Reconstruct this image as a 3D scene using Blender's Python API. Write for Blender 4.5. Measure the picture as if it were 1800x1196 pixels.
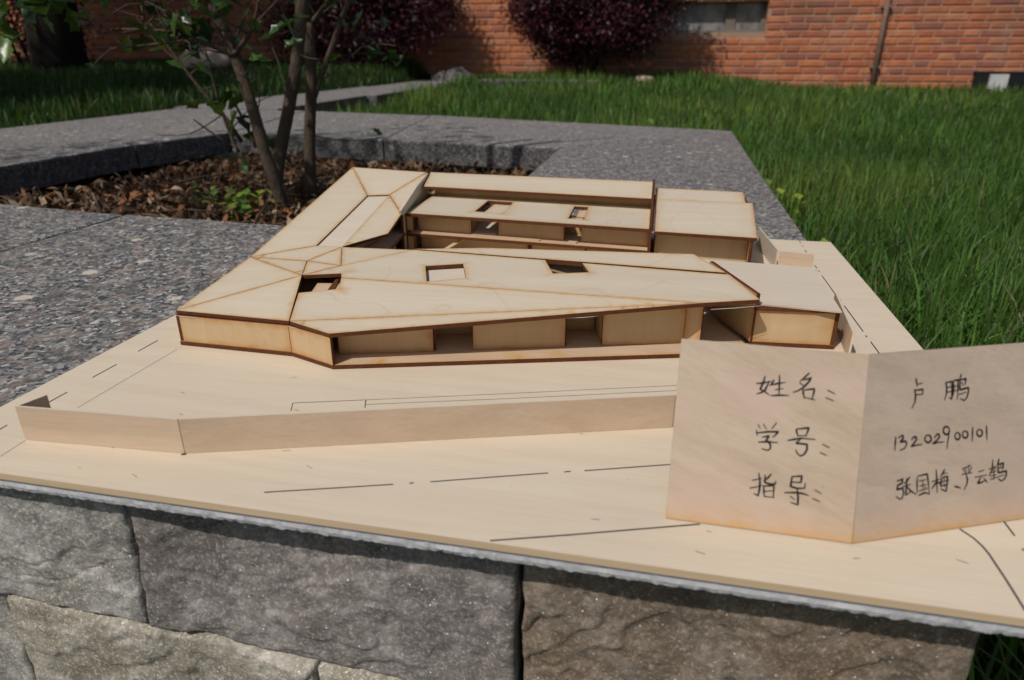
import bpy, math, random
import numpy as np
from mathutils import Vector, noise
from mathutils.geometry import delaunay_2d_cdt

for o in list(bpy.data.objects): bpy.data.objects.remove(o)
scene = bpy.context.scene
COL = scene.collection
random.seed(7)
rng = np.random.default_rng(7)

# ------------------------------------------------------------------ camera
# metres; x runs along the front edge of the model's board, y away from the viewer, z = 0 is the top of the board
CAM = Vector((0.0, 0.0, 0.22))
YAW, PITCH = math.radians(12.041), math.radians(22.78)
cam = bpy.data.cameras.new('camera')
cam.sensor_width = 36.0
cam.lens = 36.0 * 1193.0 / 1800.0
cam.clip_start = 0.01
cam.clip_end = 200.0
cam.dof.use_dof = True
cam.dof.focus_distance = 0.56
cam.dof.aperture_fstop = 9.0
camo = bpy.data.objects.new('camera', cam)
COL.objects.link(camo)
camo.location = CAM
camo.rotation_euler = (math.pi / 2 - PITCH, 0.0, YAW)
scene.camera = camo

# ------------------------------------------------------------------ sky and sun
SUN_EL = math.radians(51.0)
SUN_AZ = math.radians(208.6)          # clockwise from +y: behind the viewer, to the left
world = bpy.data.worlds.new('World')
scene.world = world
world.use_nodes = True
nt = world.node_tree
bg = nt.nodes['Background']
sky = nt.nodes.new('ShaderNodeTexSky')
sky.sky_type = 'NISHITA'
sky.sun_disc = False
sky.sun_elevation = SUN_EL
sky.sun_rotation = SUN_AZ
sky.air_density = 1.0
sky.dust_density = 2.0
nt.links.new(sky.outputs[0], bg.inputs[0])
bg.inputs[1].default_value = 0.06
sl = bpy.data.lights.new('sun', 'SUN')
sl.energy = 2.85
sl.angle = math.radians(0.9)
sl.color = (1.0, 0.95, 0.885)
so = bpy.data.objects.new('sun', sl)
COL.objects.link(so)
sd = Vector((math.sin(SUN_AZ) * math.cos(SUN_EL), math.cos(SUN_AZ) * math.cos(SUN_EL), math.sin(SUN_EL)))
so.rotation_euler = (-sd).to_track_quat('-Z', 'Y').to_euler()
so.location = (-3, -6, 8)
vs = scene.view_settings
vs.view_transform = 'Standard'
vs.look = 'None'
vs.exposure = 0.0
vs.gamma = 1.0
vs.use_curve_mapping = False
scene.cycles.max_bounces = 6
scene.cycles.diffuse_bounces = 4
scene.cycles.glossy_bounces = 2
scene.cycles.transmission_bounces = 2
scene.cycles.caustics_reflective = False
scene.cycles.caustics_refractive = False

# ------------------------------------------------------------------ material helpers
class NT:
    def __init__(s, name):
        s.m = bpy.data.materials.new(name)
        s.m.use_nodes = True
        s.t = s.m.node_tree
        s.b = s.t.nodes['Principled BSDF']
    def n(s, typ, **kw):
        nd = s.t.nodes.new('ShaderNode' + typ)
        for k, v in kw.items():
            if k.startswith('i_'):
                nd.inputs[k[2:].replace('_', ' ')].default_value = v
            else:
                setattr(nd, k, v)
        return nd
    def l(s, a, b): s.t.links.new(a, b)
    def coord(s, which='Object', scale=(1, 1, 1), rot=(0, 0, 0)):
        tc = s.n('TexCoord')
        mp = s.n('Mapping')
        mp.inputs['Scale'].default_value = scale
        mp.inputs['Rotation'].default_value = rot
        s.l(tc.outputs[which], mp.inputs[0])
        return mp.outputs[0]
    def noise(s, vec, scale, detail=4, rough=.55, dist=0.0):
        nd = s.n('TexNoise')
        nd.inputs['Scale'].default_value = scale
        nd.inputs['Detail'].default_value = detail
        nd.inputs['Roughness'].default_value = rough
        nd.inputs['Distortion'].default_value = dist
        if vec is not None: s.l(vec, nd.inputs['Vector'])
        return nd.outputs[0]
    def voro(s, vec, scale, feature='F1', out='Color'):
        nd = s.n('TexVoronoi')
        nd.feature = feature
        nd.inputs['Scale'].default_value = scale
        if vec is not None: s.l(vec, nd.inputs['Vector'])
        return nd.outputs[out]
    def ramp(s, fac, stops, interp='LINEAR'):
        nd = s.n('ValToRGB')
        cr = nd.color_ramp
        cr.interpolation = interp
        while len(cr.elements) < len(stops): cr.elements.new(0.5)
        for e, (p, c) in zip(cr.elements, stops):
            e.position = p
            e.color = c if len(c) == 4 else (*c, 1)
        s.l(fac, nd.inputs[0])
        return nd.outputs[0]
    def mix(s, fac, a, b, mode='MIX'):
        nd = s.n('MixRGB')
        nd.blend_type = mode
        for i, v in enumerate((fac, a, b)):
            if hasattr(v, 'is_linked'): s.l(v, nd.inputs[i])
            elif isinstance(v, (int, float)): nd.inputs[i].default_value = v
            else: nd.inputs[i].default_value = (*v, 1) if len(v) == 3 else v
        return nd.outputs[0]
    def math(s, op, a, b=None, clamp=False):
        nd = s.n('Math')
        nd.operation = op
        nd.use_clamp = clamp
        for i, v in enumerate((a, b)):
            if v is None: continue
            if hasattr(v, 'is_linked'): s.l(v, nd.inputs[i])
            else: nd.inputs[i].default_value = v
        return nd.outputs[0]
    def attr(s, name, out='Color'):
        nd = s.n('Attribute')
        nd.attribute_name = name
        return nd.outputs[out]
    def bump(s, h, strength, dist):
        nd = s.n('Bump')
        nd.inputs['Strength'].default_value = strength
        nd.inputs['Distance'].default_value = dist
        s.l(h, nd.inputs['Height'])
        s.l(nd.outputs[0], s.b.inputs['Normal'])
        return nd
    def color(s, c):
        if hasattr(c, 'is_linked'): s.l(c, s.b.inputs['Base Color'])
        else: s.b.inputs['Base Color'].default_value = (*c, 1)
    def set(s, **kw):
        for k, v in kw.items(): s.b.inputs[k.replace('_', ' ')].default_value = v
        return s.m

def wood_mat(name, c1, c2, burn=(0.52, 0.275, 0.065), grain_rot=(0, 0, 0), grain=1.0, figure=0.0, pink=None):
    k = NT(name)
    base = k.coord('Object', rot=grain_rot)
    info = k.n('ObjectInfo')
    off = k.n('VectorMath'); off.operation = 'ADD'
    cmb = k.n('CombineXYZ')
    mul = k.math('MULTIPLY', info.outputs['Random'], 9.0)
    k.l(mul, cmb.inputs[0]); k.l(mul, cmb.inputs[1])
    k.l(base, off.inputs[0]); k.l(cmb.outputs[0], off.inputs[1])
    st = k.n('Mapping'); st.inputs['Scale'].default_value = (1, 14, 14)
    k.l(off.outputs[0], st.inputs[0])
    st2 = k.n('Mapping'); st2.inputs['Scale'].default_value = (6, 70, 70)
    k.l(off.outputs[0], st2.inputs[0])
    g1 = k.noise(st.outputs[0], 5.0, 5, .6, .4)
    g2 = k.noise(st2.outputs[0], 9.0, 3, .6)
    g3 = k.noise(off.outputs[0], 9.0, 3, .5)
    f = k.math('ADD', k.math('MULTIPLY', g1, .55), k.math('MULTIPLY', g2, .25))
    f = k.math('ADD', f, k.math('MULTIPLY', g3, .2))
    mr = k.n('MapRange'); mr.inputs[1].default_value = .5 - .18 / grain; mr.inputs[2].default_value = .5 + .18 / grain
    k.l(f, mr.inputs[0])
    c = k.mix(mr.outputs[0], c1, c2)
    st3 = k.n('Mapping'); st3.inputs['Scale'].default_value = (3, 110, 110)
    k.l(off.outputs[0], st3.inputs[0])
    g4 = k.noise(st3.outputs[0], 4.0, 4, .65, .3)
    c = k.mix(k.ramp(g4, [(.52, (0, 0, 0)), (.66, (.12, .12, .12))]), c, tuple(x * .62 for x in c2))
    if pink:
        pn = k.noise(off.outputs[0], 22.0, 2, .5)
        c = k.mix(k.ramp(pn, [(.45, (0, 0, 0)), (.7, (.7, .7, .7))]), c, pink)
    if figure:
        w = k.n('TexWave'); w.wave_type = 'BANDS'
        w.inputs['Scale'].default_value = 2.6; w.inputs['Distortion'].default_value = 30.0
        w.inputs['Detail'].default_value = 3.0; w.inputs['Detail Scale'].default_value = 1.6
        k.l(off.outputs[0], w.inputs['Vector'])
        c = k.mix(k.math('MULTIPLY', k.ramp(w.outputs[1], [(.0, (1, 1, 1)), (.010, (0, 0, 0))]), figure), c, (.36, .26, .16))
    # tiny specks
    sp = k.voro(off.outputs[0], 55.0, 'F1', 'Distance')
    c = k.mix(k.ramp(sp, [(.018, (.5, .5, .5)), (.03, (0, 0, 0))]), c, (.12, .07, .04))
    # scorch left by the laser along cut edges
    b = k.attr('burn', 'Fac')
    bn = k.noise(off.outputs[0], 70.0, 3, .6)
    halo = k.math('MULTIPLY', b, k.math('ADD', k.math('MULTIPLY', bn, 1.7), .05), clamp=True)
    c = k.mix(k.math('MULTIPLY', halo, .80), c, burn)
    c = k.mix(k.ramp(b, [(.86, (0, 0, 0)), (1.0, (.32, .32, .32))]), c, (.18, .07, .024))
    k.color(c)
    k.bump(f, .25, .0004)
    return k.set(Roughness=.62, Specular_IOR_Level=.28)

M = {}
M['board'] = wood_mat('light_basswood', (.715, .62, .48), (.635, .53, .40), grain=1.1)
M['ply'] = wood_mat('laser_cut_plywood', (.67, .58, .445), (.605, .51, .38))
M['plyfig'] = wood_mat('figured_plywood', (.65, .57, .445), (.585, .50, .38), figure=.16)
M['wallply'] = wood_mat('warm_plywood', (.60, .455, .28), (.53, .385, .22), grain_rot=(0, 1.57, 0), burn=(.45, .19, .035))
M['strip'] = wood_mat('pale_basswood', (.68, .59, .475), (.61, .52, .41))
M['pinkwood'] = wood_mat('pinkish_basswood', (.615, .475, .345), (.52, .385, .27), grain=1.4)
M['card'] = wood_mat('card_veneer', (.57, .455, .345), (.45, .345, .25), grain_rot=(0, -.42, 0), grain=1.4, pink=(.56, .41, .335), burn=(.56, .29, .07))
M['cardr'] = wood_mat('card_veneer_cross', (.535, .425, .335), (.42, .325, .25), grain_rot=(0, -.10, 0), grain=1.4, pink=(.51, .395, .315), burn=(.56, .29, .07))
def simple(name, c, rough=.6, spec=.3, var=0.0, scale=40):
    k = NT(name)
    if var:
        n_ = k.noise(k.coord('Object'), scale, 4, .6)
        k.color(k.mix(n_, tuple(x * (1 - var) for x in c), tuple(min(1, x * (1 + var)) for x in c)))
    else: k.color(c)
    return k.set(Roughness=rough, Specular_IOR_Level=spec)
M['char'] = simple('charred_edge', (.105, .036, .014), .75, .2, .5, 220)
M['ink'] = simple('black_ink', (.012, .012, .014), .5, .35)
M['line'] = simple('engraved_line', (.045, .045, .055), .7, .1)
M['faint'] = simple('faint_pencil_line', (.30, .25, .19), .7, .1)
M['glue'] = simple('dried_glue', (.75, .72, .66), .25, .5)

k = NT('board_edge')
zc = k.coord('Object', scale=(4, 4, 420))
k.color(k.mix(k.noise(zc, 2.0, 3, .6), (.50, .36, .215), (.68, .52, .35)))
M['boardedge'] = k.set(Roughness=.7)

k = NT('foam')
co = k.coord('Object')
v = k.voro(co, 330, 'F1', 'Distance')
k.color(k.mix(k.noise(co, 60, 3), (.50, .50, .515), (.62, .62, .635)))
k.bump(v, .25, .0008)
M['foam'] = k.set(Roughness=.85, Subsurface_Weight=.1, Subsurface_Radius=(.004, .004, .004))

def granite(name, tone=1.0):
    k = NT(name)
    co = k.coord('Object')
    w = k.noise(co, 90, 2, .5)
    wd = k.n('VectorMath'); wd.operation = 'MULTIPLY_ADD'
    cw = k.n('TexNoise'); cw.inputs['Scale'].default_value = 120; k.l(co, cw.inputs[0])
    k.l(cw.outputs[1], wd.inputs[0]); wd.inputs[1].default_value = (.011, .011, .011); k.l(co, wd.inputs[2])
    q = wd.outputs[0]
    def bw(c):
        s_ = k.n('SeparateColor'); k.l(c, s_.inputs[0]); return s_.outputs[0]
    fine = bw(k.voro(q, 265))
    c = k.ramp(fine, [(.0, (.026, .027, .030)), (.24, (.075, .075, .078)), (.46, (.145, .143, .141)), (.72, (.215, .212, .21)), (.92, (.36, .355, .35))], 'CONSTANT')
    big = bw(k.voro(q, 95))
    c = k.mix(k.ramp(big, [(.80, (0, 0, 0)), (.84, (.5, .5, .5))]), c, (.205, .155, .132))
    c = k.mix(k.ramp(big, [(.17, (.6, .6, .6)), (.22, (0, 0, 0))]), c, (.055, .056, .060))
    wh = bw(k.voro(q, 38))
    whd = k.voro(q, 38, 'F1', 'Distance')
    m1 = k.ramp(wh, [(.93, (0, 0, 0)), (.945, (1, 1, 1))])
    m2 = k.ramp(whd, [(.30, (1, 1, 1)), (.36, (0, 0, 0))])
    c = k.mix(k.math('MULTIPLY', m1, m2), c, (.40, .365, .315))
    big2 = k.noise(co, 5, 4, .6)
    c = k.mix(k.ramp(big2, [(.3, (0, 0, 0)), (.75, (.35, .35, .35))]), c, (.125, .122, .118))
    c = k.mix(1.0, c, (tone * 1.0, tone * .985, tone * .95), 'MULTIPLY')
    k.color(c)
    hh = k.math('ADD', k.math('MULTIPLY', fine, .5), k.noise(co, 160, 4, .6))
    k.bump(hh, .5, .0016)
    k.l(k.ramp(fine, [(0, (.5, .5, .5)), (1, (.75, .75, .75))]), k.b.inputs['Roughness'])
    return k.set(Specular_IOR_Level=.35)
M['granite'] = granite('flamed_granite', 1.5)
M['granite_b'] = granite('flamed_granite_pale', 1.65)
M['granite_side'] = granite('dark_granite_side', .80)  # same granite at a darker tone, for the slab sides

k = NT('soil')
co = k.coord('Object')
k.color(k.mix(k.noise(co, 30, 6, .65), (.022, .014, .008), (.075, .045, .025)))
k.bump(k.noise(co, 50, 6, .7), 1.0, .02)
M['soil'] = k.set(Roughness=.95, Specular_IOR_Level=.1)
k = NT('lawn_ground')
co = k.coord('Object')
k.color(k.mix(k.noise(co, 14, 5, .65), (.010, .016, .005), (.026, .040, .012)))
M['lawn'] = k.set(Roughness=.95, Specular_IOR_Level=.05)

def foliage(name, rough=.45, trans=.25, tcol=(.12, .22, .02)):
    k = NT(name)
    c = k.attr('tint')
    k.color(c)
    out = k.t.nodes['Material Output']
    tr = k.n('BsdfTranslucent')
    k.l(k.mix(.5, c, tcol), tr.inputs[0])
    mx = k.n('MixShader'); mx.inputs[0].default_value = trans
    k.l(k.b.outputs[0], mx.inputs[1]); k.l(tr.outputs[0], mx.inputs[2])
    k.l(mx.outputs[0], out.inputs[0])
    return k.set(Roughness=rough, Specular_IOR_Level=.35)
M['grass'] = foliage('grass_blade', .5, .38, (.10, .21, .015))
M['leaf'] = foliage('glossy_leaf', .32, .18)
M['purple'] = foliage('purple_leaf', .5, .15, (.10, .006, .012))
M['litter'] = foliage('dead_leaf', .8, .1, (.2, .1, .03))
k = NT('bark')
co = k.coord('Object', scale=(1, 1, .35))
n1 = k.noise(co, 130, 5, .65)
k.color(k.mix(k.noise(co, 45, 4, .6), k.mix(n1, (.05, .034, .024), (.145, .105, .072)), (.11, .085, .06)))
k.bump(n1, 1.0, .008)
M['bark'] = k.set(Roughness=.85, Specular_IOR_Level=.15)
M['darkbark'] = simple('dark_bark', (.022, .017, .014), .9, .1, .5, 30)

k = NT('brick')
oi = k.attr('tint')
co = k.coord('Object')
nz = k.noise(co, 28, 5, .65)
c = k.mix(k.ramp(nz, [(.35, (0, 0, 0)), (.75, (.55, .55, .55))]), oi, (.17, .062, .032))
geo = k.n('NewGeometry')
wn = k.n('TexNoise'); wn.inputs['Scale'].default_value = 1.3; wn.inputs['Detail'].default_value = 6; k.l(geo.outputs['Position'], wn.inputs[0])
c = k.mix(k.ramp(wn.outputs[0], [(.50, (0, 0, 0)), (.70, (.75, .75, .75))]), c, (.17, .095, .07))
wp = k.n('TexNoise'); wp.inputs['Scale'].default_value = 2.7; wp.inputs['Detail'].default_value = 6; wp.inputs['Roughness'].default_value = .7; k.l(geo.outputs['Position'], wp.inputs[0])
c = k.mix(k.ramp(wp.outputs[0], [(.54, (0, 0, 0)), (.70, (.55, .55, .55))]), c, (.42, .26, .19))
k.color(c); k.bump(nz, .5, .004)
M['brick'] = k.set(Roughness=.9, Specular_IOR_Level=.12)
M['mortar'] = simple('mortar', (.39, .245, .17), .95, .1, .3, 9)

def stone_mat(name, ca, cb, cc, warm):
    k = NT(name)
    co = k.coord('Object')
    n1 = k.noise(co, 30, 8, .70, .12)
    n2 = k.noise(co, 150, 6, .75)
    n4 = k.noise(co, 480, 4, .7)
    n3 = k.noise(co, 11, 5, .65, .3)
    c = k.ramp(n1, [(.36, ca), (.49, cb), (.62, cc)])
    c = k.mix(k.ramp(n3, [(.45, (0, 0, 0)), (.72, (.75, .75, .75))]), c, warm)
    c = k.mix(k.ramp(n2, [(.40, (.55, .55, .55)), (.58, (0, 0, 0))]), c, tuple(x * .45 for x in cb))
    c = k.mix(k.ramp(n4, [(.52, (0, 0, 0)), (.66, (.55, .55, .55))]), c, tuple(min(1, x * 1.7) for x in cc))
    # mica flakes: glossy white facets turned at random, sparkle partly put into the colour
    vo = k.n('TexVoronoi'); vo.inputs['Scale'].default_value = 420; k.l(co, vo.inputs['Vector'])
    sx = k.n('SeparateColor'); k.l(vo.outputs['Color'], sx.inputs[0])
    fl = k.math('MULTIPLY', k.math('GREATER_THAN', sx.outputs[0], .972), k.math('LESS_THAN', vo.outputs['Distance'], .26))
    c = k.mix(fl, c, (.88, .87, .84))
    k.color(c)
    rr = k.math('SUBTRACT', .80, k.math('MULTIPLY', fl, .58))
    k.l(rr, k.b.inputs['Roughness'])
    bp = k.bump(k.math('ADD', k.math('ADD', n1, k.math('MULTIPLY', n2, .7)), k.math('MULTIPLY', n4, .25)), .7, .0028)
    vm = k.n('VectorMath'); vm.operation = 'MULTIPLY_ADD'
    sub = k.n('VectorMath'); sub.operation = 'SUBTRACT'; k.l(vo.outputs['Color'], sub.inputs[0]); sub.inputs[1].default_value = (.5, .5, .5)
    scl = k.n('VectorMath'); scl.operation = 'SCALE'; k.l(sub.outputs[0], scl.inputs[0]); k.l(k.math('MULTIPLY', fl, .6), scl.inputs['Scale'])
    ad = k.n('VectorMath'); ad.operation = 'ADD'; k.l(bp.outputs[0], ad.inputs[0]); k.l(scl.outputs[0], ad.inputs[1])
    nm = k.n('VectorMath'); nm.operation = 'NORMALIZE'; k.l(ad.outputs[0], nm.inputs[0])
    k.l(nm.outputs[0], k.b.inputs['Normal'])
    return k.set(Specular_IOR_Level=.4)
M['st_grey'] = stone_mat('grey_quartzite', (.18, .172, .158), (.325, .312, .282), (.51, .495, .455), (.31, .275, .22))
M['st_mauve'] = stone_mat('mauve_grey_quartzite', (.12, .105, .096), (.232, .207, .19), (.37, .338, .315), (.215, .18, .148))
M['st_brown'] = stone_mat('rusty_brown_quartzite', (.108, .083, .061), (.21, .166, .124), (.325, .272, .218), (.24, .16, .09))
M['st_buff'] = stone_mat('buff_quartzite', (.21, .187, .145), (.37, .335, .27), (.56, .52, .45), (.31, .265, .18))
M['rock'] = simple('boulder', (.13, .125, .12), .9, .2, .4, 12)
M['palerock'] = simple('pale_rock', (.50, .38, .30), .9, .2, .3, 12)
k = NT('window_glass')
co = k.coord('Object', scale=(1, 1, .45))
k.color(k.mix(k.ramp(k.noise(co, 7, 4, .6), [(.42, (0, 0, 0)), (.62, (1, 1, 1))]), (.30, .295, .29), (.10, .09, .085)))  # grey and dark patches put the reflections into the pane's colour
M['glass'] = k.set(Roughness=.25, Specular_IOR_Level=.5)
M['frame'] = simple('window_frame', (.17, .145, .12), .6, .3, .4, 6)
M['pipe'] = simple('weathered_pipe', (.26, .17, .125), .8, .2, .5, 14)
M['black'] = simple('black_paint', (.012, .013, .014), .5, .3)
M['white'] = simple('white_render', (.55, .54, .53), .8, .2, .25, 9)

# ------------------------------------------------------------------ mesh helpers
def tag(o, label=None, cat=None, group=None, kind=None):
    if label: o['label'] = label
    if cat: o['category'] = cat
    if group: o['group'] = group
    if kind: o['kind'] = kind
    return o
def empty(name, loc, label, cat, group=None):
    o = bpy.data.objects.new(name, None)
    COL.objects.link(o)
    o.location = loc
    o.empty_display_size = .02
    return tag(o, label, cat, group)
def link(name, me, parent=None, keep=True):
    o = bpy.data.objects.new(name, me)
    COL.objects.link(o)
    if parent is not None:
        o.parent = parent
        if keep:   # children carry world coordinates; undo the parent's own shift
            loc = Vector(parent.location)
            p = parent.parent
            while p is not None:
                loc += Vector(p.location); p = p.parent
            o.location = -loc
    return o
class MB:
    def __init__(s): s.v = []; s.f = []; s.mi = []; s.t = []; s.burn = []
    def add(s, verts, faces, mi=0, tint=None, burn=None):
        b = len(s.v)
        s.v += [tuple(p) for p in verts]
        s.f += [tuple(b + i for i in f) for f in faces]
        s.mi += [mi] * len(faces)
        s.t += [tint or (1, 1, 1)] * len(verts)
        s.burn += (burn if burn is not None else [0.0] * len(verts))
    def box(s, c, d, mi=0, tint=None):
        x, y, z = c; a, b, e = d[0] / 2, d[1] / 2, d[2] / 2
        s.add([(x - a, y - b, z - e), (x + a, y - b, z - e), (x + a, y + b, z - e), (x - a, y + b, z - e),
               (x - a, y - b, z + e), (x + a, y - b, z + e), (x + a, y + b, z + e), (x - a, y + b, z + e)],
              [(0, 3, 2, 1), (4, 5, 6, 7), (0, 1, 5, 4), (1, 2, 6, 5), (2, 3, 7, 6), (3, 0, 4, 7)], mi, tint)
    def tube(s, pts, radii, n=7, mi=0, cap=True):
        pts = [Vector(p) for p in pts]
        b = len(s.v); prev = None
        for i, p in enumerate(pts):
            d = (pts[min(i + 1, len(pts) - 1)] - pts[max(i - 1, 0)]).normalized()
            a = d.orthogonal().normalized() if prev is None else (prev - d * prev.dot(d)).normalized()
            prev = a; c = d.cross(a)
            for j in range(n):
                t = 2 * math.pi * j / n
                s.v.append(tuple(p + (a * math.cos(t) + c * math.sin(t)) * radii[i])); s.t.append((1, 1, 1)); s.burn.append(0.0)
        for i in range(len(pts) - 1):
            for j in range(n):
                s.f.append((b + i * n + j, b + i * n + (j + 1) % n, b + (i + 1) * n + (j + 1) % n, b + (i + 1) * n + j)); s.mi.append(mi)
        if cap:
            e = b + (len(pts) - 1) * n
            s.f.append(tuple(e + j for j in range(n))); s.mi.append(mi)
            s.f.append(tuple(b + j for j in reversed(range(n)))); s.mi.append(mi)
    def mesh(s, name, mats, tint=False, burn=False, smooth=False):
        me = bpy.data.meshes.new(name)
        me.from_pydata(s.v, [], s.f)
        for m in mats: me.materials.append(M[m])
        if len(mats) > 1: me.polygons.foreach_set('material_index', s.mi)
        if tint:
            a = me.attributes.new('tint', 'FLOAT_COLOR', 'POINT')
            a.data.foreach_set('color', np.array([(*t, 1) for t in s.t], dtype=np.float32).ravel())
        if burn:
            a = me.attributes.new('burn', 'FLOAT', 'POINT')
            a.data.foreach_set('value', np.array(s.burn, dtype=np.float32))
        if smooth: me.polygons.foreach_set('use_smooth', [True] * len(me.polygons))
        me.update()
        return me
    def build(s, name, mats, parent=None, **kw):
        return link(name, s.mesh(name, mats if isinstance(mats, (list, tuple)) else [mats], **kw), parent)

def in_poly(p, poly):
    x, y = p; c = False; n = len(poly)
    for i in range(n):
        x1, y1 = poly[i]; x2, y2 = poly[i - 1]
        if (y1 > y) != (y2 > y) and x < (x2 - x1) * (y - y1) / (y2 - y1) + x1: c = not c
    return c
def seg_d(p, a, b):
    ax, ay = a; bx, by = b; px, py = p
    dx, dy = bx - ax, by - ay; L = dx * dx + dy * dy
    t = 0 if L == 0 else max(0, min(1, ((px - ax) * dx + (py - ay) * dy) / L))
    return math.hypot(px - ax - t * dx, py - ay - t * dy)
def sheet(name, pts, th, mat, parent, holes=(), burn=.0032, edge='char', step=.0075, away=None, burn_edges=None):
    """A flat piece of sheet wood: outline pts (3-D, planar), holes, thickness th away from its show side, scorched along its cuts."""
    P = [Vector(p) for p in pts]
    c = sum(P, Vector()) / len(P)
    n = Vector()
    for i in range(len(P)): n += (P[i - 1] - c).cross(P[i] - c)
    n.normalize()
    ref = Vector(away) if away else Vector((0, 0, 1))
    if n.dot(ref) < 0: n = -n
    u = (P[1] - P[0]).normalized(); v = n.cross(u)
    to2 = lambda q: ((Vector(q) - P[0]).dot(u), (Vector(q) - P[0]).dot(v))
    to3 = lambda q: P[0] + u * q[0] + v * q[1]
    loops = [[to2(q) for q in P]] + [[to2(q) for q in h_] for h_ in holes]
    def dens(lp):
        out = []
        for i in range(len(lp)):
            a, b = lp[i], lp[(i + 1) % len(lp)]
            m = max(1, int(math.dist(a, b) / (step * 1.6)))
            out += [(a[0] + (b[0] - a[0]) * j / m, a[1] + (b[1] - a[1]) * j / m) for j in range(m)]
        return out
    dl = [dens(l_) for l_ in loops]
    V2 = []; E = []; segs = []
    for lp in dl:
        b = len(V2); V2 += lp
        E += [(b + i, b + (i + 1) % len(lp)) for i in range(len(lp))]
    for li, lp in enumerate(loops):
        for i in range(len(lp)):
            if li == 0 and burn_edges is not None and i not in burn_edges: continue
            segs.append((lp[i], lp[(i + 1) % len(lp)]))
    allsegs = [(lp[i], lp[(i + 1) % len(lp)]) for lp in loops for i in range(len(lp))]
    xs = [q[0] for q in loops[0]]; ys = [q[1] for q in loops[0]]
    inner = []
    if burn > 0:
        # a ring of points just inside every cut, so the scorch falls off smoothly
        for a, b in allsegs:
            L = math.dist(a, b)
            if L < 1e-6: continue
            nx, ny = -(b[1] - a[1]) / L, (b[0] - a[0]) / L
            m = max(1, int(L / (step * 1.3)))
            for off in (.0016, .0042):
                for j in range(m):
                    t = (j + .5) / m
                    for sg in (1, -1):
                        inner.append((a[0] + (b[0] - a[0]) * t + nx * off * sg, a[1] + (b[1] - a[1]) * t + ny * off * sg))
    gx = min(xs)
    while gx < max(xs):
        gy = min(ys)
        while gy < max(ys):
            inner.append((gx + random.uniform(-.2, .2) * step, gy + random.uniform(-.2, .2) * step)); gy += step * 2
        gx += step * 2
    for q in inner:
        if in_poly(q, loops[0]) and not any(in_poly(q, h_) for h_ in loops[1:]):
            if min(seg_d(q, a, b) for a, b in allsegs) > .0008: V2.append(q)
    V2v = [Vector(q) for q in V2]
    vo, eo, fo, *_ = delaunay_2d_cdt(V2v, E, [], 0, 1e-7)
    tri = []
    for f in fo:
        cx_ = sum(vo[i][0] for i in f) / len(f); cy_ = sum(vo[i][1] for i in f) / len(f)
        if in_poly((cx_, cy_), loops[0]) and not any(in_poly((cx_, cy_), h_) for h_ in loops[1:]): tri.append(f)
    mb = MB()
    top = [to3(q) for q in vo]
    bv = [(math.exp(-(min(seg_d((q[0], q[1]), a, b) for a, b in segs) / burn) ** 1.0) if burn > 0 and segs else 0.0) for q in vo]
    a3, b3, c3 = (top[i] for i in tri[0])
    flip = (b3 - a3).cross(c3 - a3).dot(n) < 0
    mb.add(top, [tuple(reversed(f)) if flip else tuple(f) for f in tri], 0, None, bv)
    low = [p - n * th for p in top]
    mb.add(low, [tuple(f) if flip else tuple(reversed(f)) for f in tri], 0, None, [x * .6 for x in bv])
    for lp in dl:
        t3 = [to3(q) for q in lp]; l3 = [p - n * th for p in t3]; m = len(lp)
        mb.add(t3 + l3, [(i, (i + 1) % m, m + (i + 1) % m, m + i) for i in range(m)], 1, None, [0.0] * (2 * m))
    me = mb.mesh(name, [mat, edge], burn=True)
    return link(name, me, parent)
def wall(name, a, b, z0, z1a, z1b, th, mat, parent, side, edge='char', burn=.0028, holes=(), z0b=None):
    """Upright sheet from a to b; side = horizontal direction its show face looks to."""
    z0b = z0 if z0b is None else z0b
    return sheet(name, [(a[0], a[1], z0), (b[0], b[1], z0b), (b[0], b[1], z1b), (a[0], a[1], z1a)], th, mat, parent, holes, burn, edge, away=(side[0], side[1], 0))

def bulk(name, V, F, mat, tint=None, parent=None, smooth=False):
    """Large numpy meshes: V (n,3), F (m,k)."""
    me = bpy.data.meshes.new(name)
    kk = F.shape[1]
    me.vertices.add(len(V)); me.vertices.foreach_set('co', V.astype(np.float32).ravel())
    me.loops.add(F.size); me.loops.foreach_set('vertex_index', F.astype(np.int32).ravel())
    me.polygons.add(len(F)); me.polygons.foreach_set('loop_start', np.arange(0, F.size, kk, dtype=np.int32))
    me.update(calc_edges=True); me.validate()
    me.materials.append(M[mat])
    if tint is not None:
        a = me.attributes.new('tint', 'FLOAT_COLOR', 'POINT')
        a.data.foreach_set('color', np.hstack([tint, np.ones((len(tint), 1))]).astype(np.float32).ravel())
    if smooth: me.polygons.foreach_set('use_smooth', np.ones(len(F), dtype=bool))
    return link(name, me, parent)

# ================================================================== THE SETTING
CT = -0.0130                   # top of the stone coping (board and foam lie on it)
GZ = -0.19                     # lawn soil
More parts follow.
